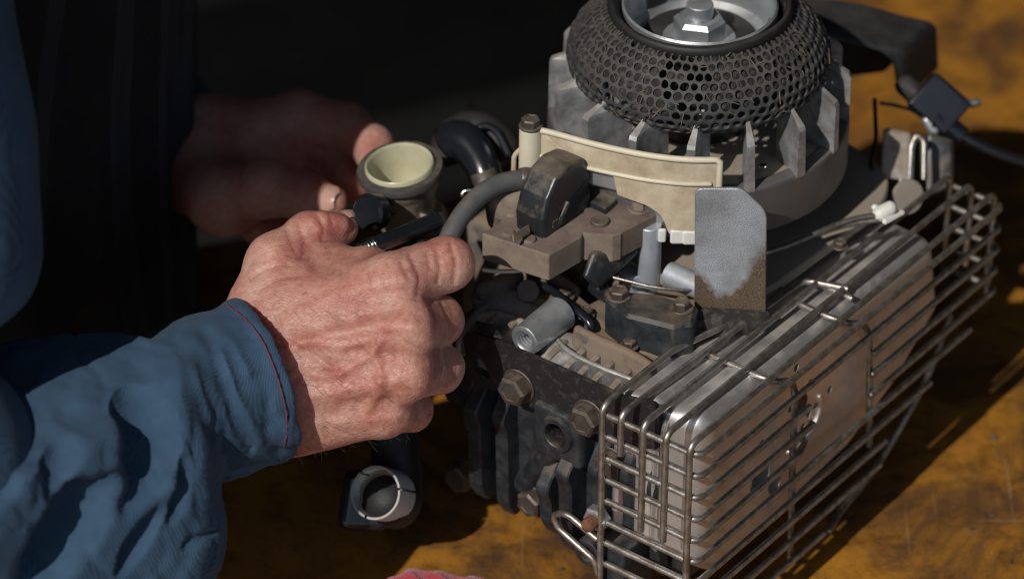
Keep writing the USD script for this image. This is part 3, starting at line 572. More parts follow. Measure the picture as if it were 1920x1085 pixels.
# perforated screen
prof = spline([(.0520, .2300), (.0600, .2305), (.0660, .2340), (.0682, .2405), (.0668, .2480), (.0610, .2565), (.0530, .2640), (.0440, .2695)], 200)
sarc = np.r_[0, np.cumsum(np.linalg.norm(np.diff(prof, axis=0), axis=1))]; LT = sarc[-1]
SC = FC + np.array([-.001, -.001, 0])
def on_screen(u, v, inset=0.):
    v = np.clip(v, 0, LT); r = np.interp(v, sarc, prof[:, 0]); z = np.interp(v, sarc, prof[:, 1])
    g = np.gradient(prof, axis=0); g /= np.linalg.norm(g, axis=1, keepdims=True); nr, nz = np.interp(v, sarc, g[:, 1]), -np.interp(v, sarc, g[:, 0])
    # outward normal of the profile
    r = r - np.asarray(inset) * nr; z = z - np.asarray(inset) * nz
    return np.stack([SC[0] + r * np.cos(u), SC[1] + r * np.sin(u), z], -1)
NU = 76; du = 2 * np.pi / NU; rows = 12; dv = LT / rows
V, F, DV, DF = [], [], [], []
hexa = np.array([(0, -.667), (.5, -.333), (.5, .333), (0, .667), (-.5, .333), (-.5, -.333)])
def densify(h): return np.concatenate([np.stack([h[i], (h[i] + h[(i + 1) % 6]) / 2]) for i in range(6)])
hd = densify(hexa); ca = np.arctan2(hd[:, 1], hd[:, 0]); circ = np.stack([np.cos(ca) * .445, np.sin(ca) * .445], 1)
for j in range(rows + 1):
    for i in range(NU):
        cu, cv = (i + .5 * (j % 2)), j
        hu, hv = (cu + hd[:, 0]) * du, (cv + hd[:, 1]) * dv
        cs = .80 + .24 * rng.random() ** .6
        iu, iv = (cu + circ[:, 0] * cs) * du, (cv + circ[:, 1] * cs) * dv
        b = len(V) and sum(len(x) for x in V); k = 12
        V += [on_screen(hu, hv), on_screen(iu, iv, .0001), on_screen(iu, iv, .0016)]
        for q in range(k):
            q1 = (q + 1) % k
            F += [[b + q, b + q1, b + k + q1], [b + q, b + k + q1, b + k + q], [b + k + q, b + k + q1, b + 2 * k + q1], [b + k + q, b + 2 * k + q1, b + 2 * k + q]]
        c = on_screen(np.array([cu * du]), np.array([cv * dv]))[0]
        fill = meshkit.fbm(c * 45 + 3, 3, 5) + .25 * (rng.random() - .5) + (.24 if (c[0] < .075 and c[2] > .245) else 0) + .10 * np.clip((c[2] - .235) / .03, 0, 1)
        if fill > .53 and 0 < j < rows:
            bb = len(DV) and sum(len(x) for x in DV); dp = (.0001 + .0004 * rng.random()) if c[0] < .085 and c[2] > .245 else (.0003 + .0013 * rng.random())
            ring = on_screen(iu, iv, dp + .0003 + .0007 * rng.random(12)); DV += [ring, on_screen(np.array([cu * du]), np.array([cv * dv]), dp - .0004 * rng.random())]
            for q in range(k): DF.append([bb + k, bb + q, bb + (q + 1) % k])
Vs = np.concatenate(V); Vs = Vs + (np.stack([meshkit.noise(Vs * 260, q) for q in (1, 2, 3)], -1) - .5) * .0011
add(FW_, 'debris_screen', (Vs, np.array(F)), 'screen_black', False)
add(FW_, 'packed_dust', (np.concatenate(DV), np.array(DF)), 'screen_dust', False, kind='stuff')
add(FW_, 'hub', lathe([(0, .2005), (.028, .2005), (.034, .226), (.030, .25), (0, .25)], SC, ZV, 40), 'matte_black')
A = np.linspace(0, 2 * np.pi, 96, endpoint=False); ringV = []; sec = [(.0475, .2680), (.0470, .2712), (.0450, .2722), (.0428, .2705), (.0412, .2640), (.0405, .2560), (.0420, .2540), (.045, .262)]
for r, z in sec:
    rr = r * (1 + (.035 * np.cos(3 * A + .6) if r < .043 else 0)); ringV.append(np.stack([SC[0] + rr * np.cos(A), SC[1] + rr * np.sin(A), z + .0006 * np.cos(2 * A + 1)], 1))
k = len(sec); n = 96; F = []
for i in range(k):
    for q in range(n):
        a0, a1, b0, b1 = i * n + q, i * n + (q + 1) % n, ((i + 1) % k) * n + q, ((i + 1) % k) * n + (q + 1) % n; F += [[a0, b1, a1], [a0, b0, b1]]
add(FW_, 'screen_ring', (np.concatenate(ringV), np.array(F)), 'matte_black', True)
add(FW_, 'starter_cup', lathe([(.0398, .262), (.0400, .2695), (.0390, .2705), (.0378, .2695), (.0366, .262), (.0358, .251), (.033, .2485), (0, .2485)], SC, ZV, 56), 'dirty_silver', 30)
add(FW_, 'flywheel_nut', cat(cyl(SC + ZV * .2485, SC + ZV * .2505, .019), hexbolt(SC + ZV * .2505, ZV, .0135, .012), cyl(SC + ZV * .262, SC + ZV * .270, .007)), 'dirty_silver', 20)
add(FW_, 'cup_clip', tube([SC + np.array([.0345 * math.cos(t), .0345 * math.sin(t), .2625 + .0015 * math.sin(3 * t)]) for t in np.linspace(1.05, 1.75, 14)], .0019, 8), 'bright_steel', True, 'bright chrome clip inside the cup')
for t in (-2.85, -.3, 2.2): add(FW_, 'cup_slot', mf(hull([(SC + np.array([.0368 * math.cos(t + q), .0368 * math.sin(t + q), z]), .0016) for q in (-.16, .16) for z in (.2525, .263)], 10)), 'matte_black')
# straw and chaff caught in the screen
chf = []
for k in range(60):
    u_ = rng.uniform(-2.9, -.2); v_ = rng.uniform(.05, .95) * LT; p_ = on_screen(np.array([u_]), np.array([v_]), -.0004)[0]; q_ = on_screen(np.array([u_ + rng.normal() * .05]), np.array([np.clip(v_ + rng.normal() * .003, 0, LT)]), -.0004)[0]
    chf.append(tube([p_, (p_ + q_) / 2 + ZV * .0004, q_], rng.uniform(.00012, .00028), 5))
add(FW_, 'chaff', cat(chf), 'chaff', False, kind='stuff')

# ignition coil
def zz(poly, z): return [at_z(x, y, z) for x, y in poly]
ZC = .190
top = zz(((903, 437), (968, 393), (1105, 388), (1157, 361), (1222, 366), (1248, 380), (1251, 391), (1163, 436), (1148, 440), (1093, 436), (1090, 443), (1029, 478)), ZC)
IC = part(EN, 'ignition_coil')
nl = 7
for i in range(1): add(IC, 'lamination_stack', zprism(top, .1742, ZC, .0006, .0010), 'lamination')
add(IC, 'lamination_stack', zprism(zz(((1093, 437), (1149, 441), (1164, 437), (1158, 432), (1110, 428)), ZC), .1738, ZC - .0002, .0004), 'lamination')
cn = lsz(at_z(1021, 448, ZC)); cf = lsz(at_z(1105, 385, ZC)); s1 = (cn[1] + cf[1]) / 2; l0, l1 = cn[0], cf[0] + .002; s0 = s1 - .0185
pts = []
for l, z in ((l0 + .003, ZC - .002), (l0 + .0022, ZC + .010), (l0 + .006, ZC + .020), (l0 + .013, ZC + .0275), (l0 + .022, ZC + .030), (l0 + .032, ZC + .028), (l1 - .004, ZC + .018), (l1 - .003, ZC - .002)):
    for s in (s0 + .003, s1 - .003): pts.append((E(l, s, z), .0032))
body = hull(pts, 16)
rc = E(l0 + .024, s1 + .006, ZC + .006)
body = body - hull([(rc + LV * -.006, .0085), (rc + LV * .012 + ZV * .006, .0085)], 20)
add(IC, 'coil_housing', mf(body), 'black_plastic', 40)
add(IC, 'coil_lug', mf(hull([(E(l0 + .012, s1 - .001, ZC + .002), .002), (E(l0 + .018, s1 + .0005, ZC + .012), .0016)], 8)), 'black_plastic')
tx = meshkit.text_mesh('EM', .0036, .0003); v = tx.vertices.copy()
q = E(l0 + .006, s1 + .0003, ZC + .0035); tx.vertices = q + np.outer(v[:, 0], LV) + np.outer(v[:, 1], ZV) + np.outer(v[:, 2], SV); add(IC, 'lettering', tx, 'carb_body', False)
dk = zz(((1107, 388), (1140, 355), (1180, 362), (1136, 402)), ZC); add(IC, 'coil_core', zprism(dk, ZC - .003, ZC + .0035, .0005), 'black_plastic')
for x, y, r in ((1125, 419, .0052), (992, 453, .0037), (953, 441, .0034), (960, 402, .0042)): add(IC, 'rivet', cyl(at_z(x, y, ZC - .001), at_z(x, y, ZC - .001) + ZV * .0026, r, r * .93), 'bolt_steel' if r > .005 else 'lamination')
add(IC, 'bolt', hexbolt(at_z(1200, 390, ZC), ZV, .0048, .0042, .0066, .0012), 'lamination', 20)
add(IC, 'tab', mf(hull([(D(962, 440, 1.125), .0006), (D(990, 423, 1.135), .0006), (D(964, 452, 1.125), .0006), (D(992, 435, 1.135), .0006)], 8)), 'rusty_plate')
add(IC, 'spark_lead', tube(spline([D(1010, 338, 1.152), D(975, 337, 1.150), D(935, 345, 1.146), D(893, 372, 1.140), D(860, 412, 1.134), D(838, 455, 1.13), D(825, 500, 1.132), D(820, 560, 1.145)], 40), .0051, 14), 'grey_rubber', True)
add(IC, 'lead_boot', mf(hull([(D(985, 335, 1.151), .0062), (D(1020, 340, 1.152), .0066)], 16)), 'black_plastic', 40)
add(IC, 'ground_wire', tube(spline([D(905, 505, 1.15), D(940, 508, 1.15), D(985, 505, 1.15)], 8), .0011, 6), 'cream_clean', True)
add(IC, 'coil_mount', mf(hull([(D(930, 375, 1.155), .006), (D(985, 372, 1.155), .006), (D(935, 412, 1.16), .006), (D(985, 400, 1.16), .006)])), 'carb_body')

# cream air guide around the flywheel
AG = part(EN, 'air_guide')
ga = [(1003, 241), (1030, 246), (1060, 254), (1120, 270), (1160, 279), (1200, 287), (1240, 293), (1280, 297), (1315, 298), (1350, 296)]
gp = np.array([at_z(x, y, .229)[:2] for x, y in ga])
d = np.linalg.norm(gp - FC[:2], axis=1); gp = FC[:2] + (gp - FC[:2]) * (np.maximum(d, RF + .005) / d)[:, None]
GP = spline(gp, 48)
def wall(lo, hi, i0=0, i1=48, t=.0022):
    P = GP[i0:i1]; k = len(P); tg = np.gradient(P, axis=0); tg /= np.linalg.norm(tg, axis=1, keepdims=True); nn = np.stack([tg[:, 1], -tg[:, 0]], 1)
    lo, hi = np.broadcast_to(lo, (k,)), np.broadcast_to(hi, (k,)); V = []; F = []
    for i in range(k):
        a, b = P[i] + nn[i] * 0, P[i] - nn[i] * t
        V += [[*a, lo[i]], [*a, hi[i] - .0004], [*(a * .8 + b * .2), hi[i]], [*(b * .8 + a * .2), hi[i]], [*b, hi[i] - .0004], [*b, lo[i]]]
    for i in range(k - 1):
        for q in range(6): q1 = (q + 1) % 6; F += [[i * 6 + q, i * 6 + 6 + q1, i * 6 + q1], [i * 6 + q, i * 6 + 6 + q, i * 6 + 6 + q1]]
    for q in range(1, 5): F += [[0, q, q + 1], [(k - 1) * 6, (k - 1) * 6 + q + 1, (k - 1) * 6 + q]]
    m = trimesh.Trimesh(np.array(V), F, process=False)
    if m.volume < 0: m.invert()
    return m
xs = np.array([to_px([*q, .229])[0] for q in GP])
lo = np.interp(xs, [1003, 1050, 1150, 1158, 1215, 1240, 1256, 1258, 1360], [.212, .2125, .2145, .2015, .1985, .1945, .186, .1815, .181])
add(AG, 'guide_wall', wall(lo, .229), 'cream_plastic', 35)
rd = np.array([(*GP[i], .2135 + .001 * i / 48) for i in range(1, 46)]); nn = np.gradient(GP, axis=0); nn = np.stack([nn[:, 1], -nn[:, 0]], 1); nn /= np.linalg.norm(nn, axis=1, keepdims=True)
rd[:, :2] += nn[1:46] * .0004; lp = np.array([(*GP[i], .2286) for i in range(1, 47)]); add(AG, 'lip', tube(np.vstack([lp, [[*GP[47], .2275]], [[*GP[47], .222]], [[*GP[47], .186]]]), .0017, 8), 'cream_clean', True)
add(AG, 'ridge', tube(rd, .0012, 8), 'cream_clean', True)
i0 = int(np.argmin(abs(xs - 1225))); i1 = int(np.argmin(abs(xs - 1312)))
pp = at_z(995, 238, .229); add(AG, 'post', cyl(pp - ZV * .040, pp, .0062, .0058, 24), 'cream_clean')
add(AG, 'post_web', mf(hull([(pp - ZV * .008 + RT * .004, .0012), (np.array([*GP[3], .226]), .0012), (np.array([*GP[12], .214]), .0010), (pp - ZV * .034 + RT * .004, .0012)], 8)), 'cream_plastic')
add(AG, 'post_loop', tube(fillet([pp + RT * -.004 - ZV * .012, pp + RT * -.0085 - ZV * .017, pp + RT * -.0088 - ZV * .040], .003), .0013, 8), 'cream_plastic', True)
add(AG, 'bolt', hexbolt(pp, ZV, .0050, .0040, .0062, .0016), 'bolt_steel', 20)
for x in (1238, 1268, 1290):
    i = int(np.argmin(abs(xs - x))); add(AG, 'clip', mf(hull([(np.array([*GP[i], z]) + RT * q, .0011) for z in (.1845, .1785) for q in (0, .002 if x < 1250 else .006)], 8)), 'white_plastic')
add(AG, 'guide_shoe', mf(hull([(np.array([*(GP[i] * 1.0), z]) + np.array([0, .006, 0]), .002) for i in (12, 24) for z in (.202, .212)], 8)), 'dirty_silver')

# governor tab of bare metal
p0 = at_z(1300, 590, .150); vt = lambda x, y: (lambda q: (q[0], q[2]))(at_plane(x, y, p0, unit([-.06, -1, 0])))
VN = [vt(x, y) for x, y in ((1302, 594), (1303, 349), (1391, 349), (1438, 393), (1436, 594))]
yv = lambda x: p0[1] - .06 * (x - p0[0])
pv = roundpoly(VN, [.001, .004, .004, .005, .001], 5)
ux = unit([1, -.06, 0]); add(EN, 'governor_tab', prism([((x - p0[0]) / ux[0], z) for x, z in pv], [p0[0], p0[1], 0], ux, ZV, .0021, .0005), 'grimy_tab', 25)
sl = hull([(at_z(1312, 600, .150), .007), (at_z(1425, 596, .150), .006), (at_z(1330, 630, .142), .006), (at_z(1400, 610, .140), .006)])
add(EN, 'caked_soil', mf(sl), 'screen_dust', 40, kind='stuff')

# throttle linkage on the base plate
LK = part(EN, 'throttle_linkage')
add(LK, 'link_rod', tube(spline([at_z(1420, 476, .163), at_z(1530, 437, .167), at_z(1600, 410, .168), at_z(1650, 403, .168)], 12), .0014, 8), 'wire_steel', True)
add(LK, 'link_rod', tube(spline([at_z(1530, 441, .163), at_z(1600, 419, .165), at_z(1648, 412, .166)], 10), .0013, 8), 'wire_steel', True)
add(LK, 'clip', mf(hull([(at_z(1650, 400, .168), .0042), (at_z(1668, 390, .170), .0040)], 12) + hull([(at_z(1660, 415, .166), .0018), (at_z(1690, 398, .166), .0018)], 8) + hull([(at_z(1640, 388, .17), .0018), (at_z(1652, 402, .166), .002)], 8)), 'white_plastic', 40)
dc = D(1700, 368, 1.25); add(LK, 'lever_disc', cyl(dc, dc + unit([.4, -.8, .35]) * .0018, .0095, n=28), 'base_plate')
add(LK, 'wire_link', tube(fillet([D(1640, 185, 1.27), D(1643, 260, 1.26), D(1632, 312, 1.25), D(1645, 345, 1.25), D(1648, 385, 1.245)], .006), .0012, 6), 'gloss_black', True)
add(LK, 'wire_link', tube(spline([D(1650, 193, 1.27), D(1690, 200, 1.27), D(1722, 214, 1.28)], 8), .0010, 6), 'gloss_black', True)
add(LK, 'bracket', mf(hull([(D(x, y, d), .0025) for x, y, d in ((1664, 248, 1.25), (1700, 254, 1.25), (1660, 325, 1.25), (1697, 330, 1.25), (1664, 248, 1.265), (1700, 256, 1.265))], 10)), 'cast_dusty')
add(LK, 'spring_loop', tube(fillet([D(1706, 335, 1.25), D(1708, 275, 1.25), D(1718, 252, 1.25), D(1732, 262, 1.25), D(1733, 335, 1.25)], .005), .0020, 8), 'wire_steel', True)
add(LK, 'spring_loop', tube(fillet([D(1690, 340, 1.25), D(1684, 290, 1.25), D(1690, 262, 1.25)], .005), .0018, 8), 'wire_steel', True)
add(LK, 'stay', mf(hull([(D(x, y, d), .003) for x, y, d in ((1745, 258, 1.27), (1778, 270, 1.27), (1742, 360, 1.27), (1778, 345, 1.27))], 10)), 'black_plastic')

# black control bracket, switch and cable behind the flywheel
CB = part(EN, 'control_bracket')
by = D(1690, 110, 1.29)[1]; bx = lambda x, y: (lambda q: (q[0], q[2]))(at_plane(x, y, [0, by, 0], [0, 1, 0]))
arm = [bx(x, y) for x, y in ((1430, 52), (1500, 50), (1570, 62), (1640, 82), (1690, 92), (1702, 104), (1706, 182), (1690, 190), (1676, 172), (1668, 120), (1640, 100), (1560, 86), (1430, 80))]
am = prism(roundpoly(arm, .004), [0, by + .032, 0], RT, ZV, .032, .003); am.vertices[:, 0] += (am.vertices[:, 1] - by) * .62
add(CB, 'arm', am, 'matte_black', 40)
aw = [bx(x, y) for x, y in ((1470, 60), (1560, 66), (1680, 95), (1676, 160), (1640, 140), (1600, 185), (1470, 200))]
aw = prism(roundpoly(aw, .003), [0, by + .031, 0], RT, ZV, .004, .0005); aw.vertices[:, 0] += .031 * .62; add(CB, 'inner_wall', aw, 'matte_black', 40)
q = D(1460, 70, 1.31); add(CB, 'strut', box(*(lsz(q)[0] + np.array([-.008, .008])), *(lsz(q)[1] + np.array([-.008, .008])), .14, float(q[2]), .003), 'matte_black')
u1, u2 = unit(D(1790, 228, 1.285) - D(1720, 165, 1.285)), None
c = D(1758, 194, 1.285); e2 = unit(np.cross(u1, FW)); e3 = np.cross(u1, e2)
add(CB, 'switch', mf(hull([(c + u1 * a + e2 * b + e3 * g, .0018) for a in (-.011, .012) for b in (-.0095, .0095) for g in (-.007, .007)], 10)), 'gloss_black')
add(CB, 'switch_clip', tube(fillet([c + u1 * -.011 - e2 * -.010, c + u1 * .010 + e2 * .0105, c + u1 * .014 + e2 * .012, c + u1 * .016 + e2 * .016], .003), .0022, 8), 'rim_metal', True)
add(CB, 'switch_clip', mf(hull([(D(1738, 225, 1.28), .003), (D(1755, 240, 1.28), .0025), (D(1750, 250, 1.28), .002)], 10)), 'dirty_silver', 40)
add(CB, 'switch_mount', mf(hull([(D(1698, 160, 1.288), .006), (D(1722, 178, 1.286), .006), (D(1735, 205, 1.285), .004)], 12)), 'matte_black', 40)
add(CB, 'cable_end', cyl(D(1752, 222, 1.283), D(1808, 255, 1.283), .0076, .0048), 'gloss_black')
add(CB, 'control_cable', tube(spline([D(1790, 246, 1.283), D(1825, 266, 1.283), D(1870, 287, 1.287), D(1930, 305, 1.295), D(2050, 325, 1.32)], 24), .0029, 10), 'gloss_black', True)
# ---------------------------------------------------------------- carburettor, held between the two hands
CA = thing('carburetor', 'dusty carburetor with a cream lined mouth held between both hands', 'carburetor', D(750, 330, 1.19))
cc = D(750, 312, 1.191); ax = unit([-.10, -.06, 1.0])
add(CA, 'mouth_liner', lathe([(.0, -.020), (.0135, -.020), (.0150, -.010), (.0160, .001), (.0172, .0026), (.0182, .0018), (.0186, -.002)], cc, ax, 48), 'carb_liner', 50)
add(CA, 'gasket', lathe([(.0186, .0006), (.0220, .0002), (.0228, -.0012), (.0226, -.0036), (.0205, -.0050), (.0186, -.005)], cc, ax, 48), 'gasket', 40)
add(CA, 'throat', lathe([(.0200, -.005), (.0196, -.009), (.0165, -.018), (.0150, -.036), (0, -.036)], cc, ax, 36), 'carb_body', 40)
add(CA, 'float_bowl', mf(hull([(D(x, y, d), .006) for x, y, d in ((745, 400, 1.20), (810, 395, 1.21), (750, 440, 1.21), (820, 430, 1.22), (770, 400, 1.24), (820, 400, 1.245))], 14)), 'carb_body', 40)
add(CA, 'bracket', mf(hull([(D(x, y, 1.175), .001) for x, y in ((790, 402), (800, 405), (826, 432), (822, 445), (804, 440))], 8)), 'carb_body')
kc = D(690, 398, 1.165); ka = unit(-FW + RT * -.75 - UP * .1)
add(CA, 'choke_knob', lathe([(0, -.008), (.0095, -.007), (.0098, .0), (.0082, .0018), (.0040, .0008), (0, .0006)], kc, ka, 32), 'gloss_black', 40)
add(CA, 'choke_shaft', cyl(kc - ka * .004, kc - ka * .02, .003), 'bolt_steel')
add(CA, 'choke_plate', mf(hull([(D(x, y, 1.178), .0012) for x, y in ((705, 372), (714, 376), (709, 405), (702, 400))], 8)), 'dirty_silver')
a, b = D(676, 470, 1.140), D(822, 412, 1.165)
add(CA, 'spring_housing', cyl(a + (b - a) * .16, b, .0044, .0046, 20), 'gloss_black')
hx = [a + (b - a) * (.02 + .16 * t) + .0042 * (math.cos(t * 26) * frame(b - a)[0] + math.sin(t * 26) * frame(b - a)[1]) for t in np.linspace(0, 1, 60)]
add(CA, 'spring', tube(hx, .0007, 6), 'bright_steel', True)
IN = part(CA, 'intake_elbow')
add(IN, 'elbow', tube(spline([D(845, 268, 1.24), D(865, 262, 1.235), D(890, 285, 1.23), D(910, 330, 1.225), D(915, 360, 1.225)], 20), np.linspace(.0110, .0085, 20), 16), 'gloss_black', True)
add(IN, 'shroud', tube(spline([D(838, 300, 1.25), D(845, 262, 1.25), D(885, 240, 1.255), D(925, 255, 1.25), D(948, 285, 1.25)], 24), .0095, 14), 'matte_black', True)
add(IN, 'shroud_lip', tube(spline([D(880, 262, 1.238), D(893, 242, 1.238), D(912, 236, 1.238), D(932, 248, 1.238), D(945, 272, 1.238), D(955, 292, 1.238)], 24), .0022, 8), 'gloss_black', True)
add(IN, 'collar', cyl(D(905, 322, 1.222), D(915, 350, 1.222), .0075), 'bolt_steel')
add(IN, 'clamp_wire', tube(spline([D(866, 368, 1.2), D(868, 360, 1.2), D(885, 356, 1.2), D(905, 345, 1.2)], 10), .001, 6), 'bright_steel', True)

tb = at_z(716, 925, .060); ta = unit(-FW * .86 - RT * .36 + UP * .12); TB = part(CA, 'intake_tube')
add(TB, 'tube_body', tube(spline([tb - ta * .002, tb - ta * .03 - RT * .004, D(735, 760, 1.20), D(750, 600, 1.205), D(765, 450, 1.205)], 30), .0128, 20), 'matte_black', True)
for k in range(3):
    a0 = 2 * np.pi / 3 * k + .5
    add(TB, 'collar', lathe([(.0136, -.012), (.0141, .0075), (.0138, .0082), (.0128, .0082), (.0124, .0075), (.0120, -.012)], tb, ta, 18, a0, a0 + 2 * np.pi / 3 - .10), 'aged_plastic', 40)
add(TB, 'inner_sleeve', lathe([(.0119, -.002), (.0118, .001), (.0108, .0008), (.0098, -.006), (.0085, -.022), (0, -.024)], tb, ta, 36), 'carb_body', 40)
add(TB, 'clamp', mf(hull([(tb - RT * .018 + UP * .008 - ta * .01, .006), (tb - RT * .022 - UP * .012 - ta * .012, .006), (tb - RT * .008 - UP * .012 - ta * .014, .006)], 14)), 'gloss_black', 40)

# ---------------------------------------------------------------- red knitted cloth at the lower edge
rc_ = at_z(836, 1150, 0.0)
def red(p):
    o = capsule(p, rc_ + np.array([-.015, 0, .004]), rc_ + np.array([.016, -.006, .004]), .020, .019)
    o = smin(o, capsule(p, rc_ + np.array([-.03, -.03, .004]), rc_ + np.array([.03, -.035, .004]), .016, .017), .012)
    return o + .0016 * np.sin(p[:, 0] * 420 + p[:, 1] * 260) * np.sin(p[:, 2] * 300)
rm = surface_net(red, rc_ + [-.07, -.08, .0008], rc_ + [.07, .05, .05], .0014)
rp = add(None, 'red_cloth', rm, 'red_knit', True); tag(stage.GetPrimAtPath(rp), 'bunched red knitted cloth lying in front of the engine', 'cloth')

# ---------------------------------------------------------------- the mechanic
PE = thing('person', 'mechanic in blue denim jacket and black apron working on the engine with both hands', 'person', (-.40, .25, -.75))
# near (right) hand
IX = [J(735, 530, 1.088, 56), J(838, 494, 1.100, 50), J(800, 500, 1.146, 44), J(742, 500, 1.165, 36)]
MI = [J(757, 612, 1.080, 57), J(822, 600, 1.108, 46), J(790, 590, 1.150, 42), J(735, 570, 1.170, 36)]
RI = [J(755, 698, 1.084, 54), J(822, 690, 1.112, 46), J(790, 672, 1.150, 40), J(735, 645, 1.170, 35)]
PK = [J(718, 768, 1.096, 50), J(772, 768, 1.122, 38), J(750, 742, 1.150, 34), J(705, 712, 1.165, 30)]
TH = [J(500, 560, 1.112, 66), J(518, 492, 1.116, 54), J(580, 441, 1.124, 41), J(640, 427, 1.132, 32)]
W1, W2 = J(470, 620, 1.105, 62), J(500, 800, 1.105, 62)
def near_hand(p):
    o = capsule(p, W1[0], IX[0][0], W1[1], IX[0][1])
    for m_ in (capsule(p, J(478, 670, 1.10, 0)[0], MI[0][0], J(0, 0, 1.1, 66)[1], MI[0][1]), capsule(p, J(488, 740, 1.10, 0)[0], RI[0][0], J(0, 0, 1.1, 66)[1], RI[0][1]), capsule(p, W2[0], PK[0][0], W2[1], PK[0][1]),
               capsule(p, J(560, 770, 1.115, 0)[0], J(690, 760, 1.118, 0)[0], J(0, 0, 1.1, 78)[1], J(0, 0, 1.1, 60)[1]), capsule(p, J(560, 570, 1.112, 0)[0], J(690, 520, 1.11, 0)[0], J(0, 0, 1.1, 82)[1], J(0, 0, 1.1, 60)[1])):
        o = smin(o, m_, .010)
    o = smin(o, capsule(p, J(395, 800, 1.07, 0)[0], J(500, 710, 1.105, 0)[0], J(0, 0, 1.07, 105)[1], J(0, 0, 1.1, 96)[1]), .012)
    th = sd_chain(p, TH, .006)
    th = smin(th, capsule(p, J(610, 415, 1.120, 0)[0], J(640, 420, 1.123, 0)[0], J(0, 0, 1.1, 20)[1], J(0, 0, 1.1, 16)[1]), .004)
    o = smin(o, th, .012)
    o = smin(o, capsule(p, J(560, 520, 1.12, 0)[0], J(640, 530, 1.12, 0)[0], J(0, 0, 1.1, 52)[1], J(0, 0, 1.1, 56)[1]), .012)
    fs = None
    for f_ in (IX, MI, RI, PK):
        c_ = sd_chain(p, f_, .004); fs = c_ if fs is None else smin(fs, c_, .0022)
    return smin(o, fs, .0045)
HV = [q[0] for q in IX + MI + RI + PK + TH + [W1, W2]]; lo_, hi_ = np.min(HV, 0) - .03, np.max(HV, 0) + .03
lo_[0] = J(410, 800, 1.09, 0)[0][0]
nh = surface_net(near_hand, lo_, hi_, .00105)
def sculpt(m, lines):
    n = vnormals(m); q = m.vertices - CAM; wz = q @ FW; px, py = 960 + FPX * (q @ RT) / wz, 542 - FPX * (q @ UP) / wz
    face = np.clip(-(n @ FW) * 2.2 + .2, 0, 1); h = np.zeros(len(n))
    for amp, wd, ln in lines: h += 1.2 * amp * np.exp(-(seg_dist(px, py, ln) / wd) ** 2)
    m.vertices = m.vertices + n * (h * face)[:, None]
sculpt(nh, [(.0022, 30, [(790, 622), (800, 640)]), (.0016, 26, [(762, 520), (775, 532)]), (.0016, 26, [(782, 705), (786, 715)]), (.0014, 22, [(755, 778), (762, 782)]),
            (.0013, 9, [(640, 700), (668, 680), (700, 662), (712, 640)]), (.0016, 10, [(716, 712), (712, 738), (690, 762)]), (.0013, 9, [(700, 660), (712, 690), (716, 712)]), (.0010, 9, [(560, 690), (600, 705), (640, 700)]),
            (.0012, 12, [(560, 640), (640, 625), (720, 610), (770, 612)]), (.0009, 14, [(540, 600), (620, 560), (700, 535), (750, 525)]), (.0011, 13, [(590, 740), (660, 730), (740, 712)]), (.0010, 12, [(600, 790), (670, 790), (735, 782)]),
            (-.0012, 12, [(640, 600), (700, 585), (745, 575)]), (-.0012, 12, [(660, 660), (735, 665)]), (-.0013, 12, [(640, 760), (735, 748)]), (-.0011, 14, [(585, 478), (600, 500), (640, 505)]), (-.0008, 8, [(560, 480), (590, 470), (620, 470)]),
            (-.0006, 4, [(478, 560), (492, 620), (506, 690)]), (-.0005, 4, [(520, 590), (530, 640), (540, 700)]), (.0012, 14, [(585, 415), (600, 425)]), (-.0007, 5, [(820, 470), (826, 500), (822, 530)]), (-.0006, 4, [(800, 470), (806, 500)]),
            (-.0006, 4, [(596, 404), (606, 425), (604, 448)]), (-.0005, 4, [(618, 400), (624, 420)]), (-.0008, 5, [(845, 455), (856, 490), (852, 530)]), (-.0007, 5, [(770, 480), (784, 515), (780, 560)]), (-.0007, 5, [(752, 490), (762, 520)]), (-.0008, 5, [(800, 560), (812, 590), (810, 625)]),
            (-.0007, 5, [(830, 570), (842, 600), (838, 632)]), (-.0008, 5, [(805, 655), (815, 690), (808, 725)]), (-.0007, 5, [(830, 665), (842, 695), (836, 720)]), (-.0006, 5, [(560, 420), (572, 450), (568, 480)]), (-.0006, 5, [(540, 430), (552, 470)]),
            (-.0006, 5, [(470, 520), (500, 500), (540, 495)]), (-.0006, 5, [(480, 545), (520, 522), (570, 515)]), (-.0006, 5, [(545, 720), (552, 770), (556, 820)]), (-.0006, 5, [(575, 730), (582, 790), (580, 835)]), (-.0005, 5, [(610, 770), (614, 820)]), (.0009, 8, [(520, 660), (580, 640), (640, 650), (690, 640)]), (-.0011, 6, [(540, 640), (580, 660), (620, 690)])])
n_ = vnormals(nh); fz = meshkit.fbm(nh.vertices * 130, 4, 3) - .5; nh.vertices = nh.vertices + n_ * (fz * .0011)[:, None]
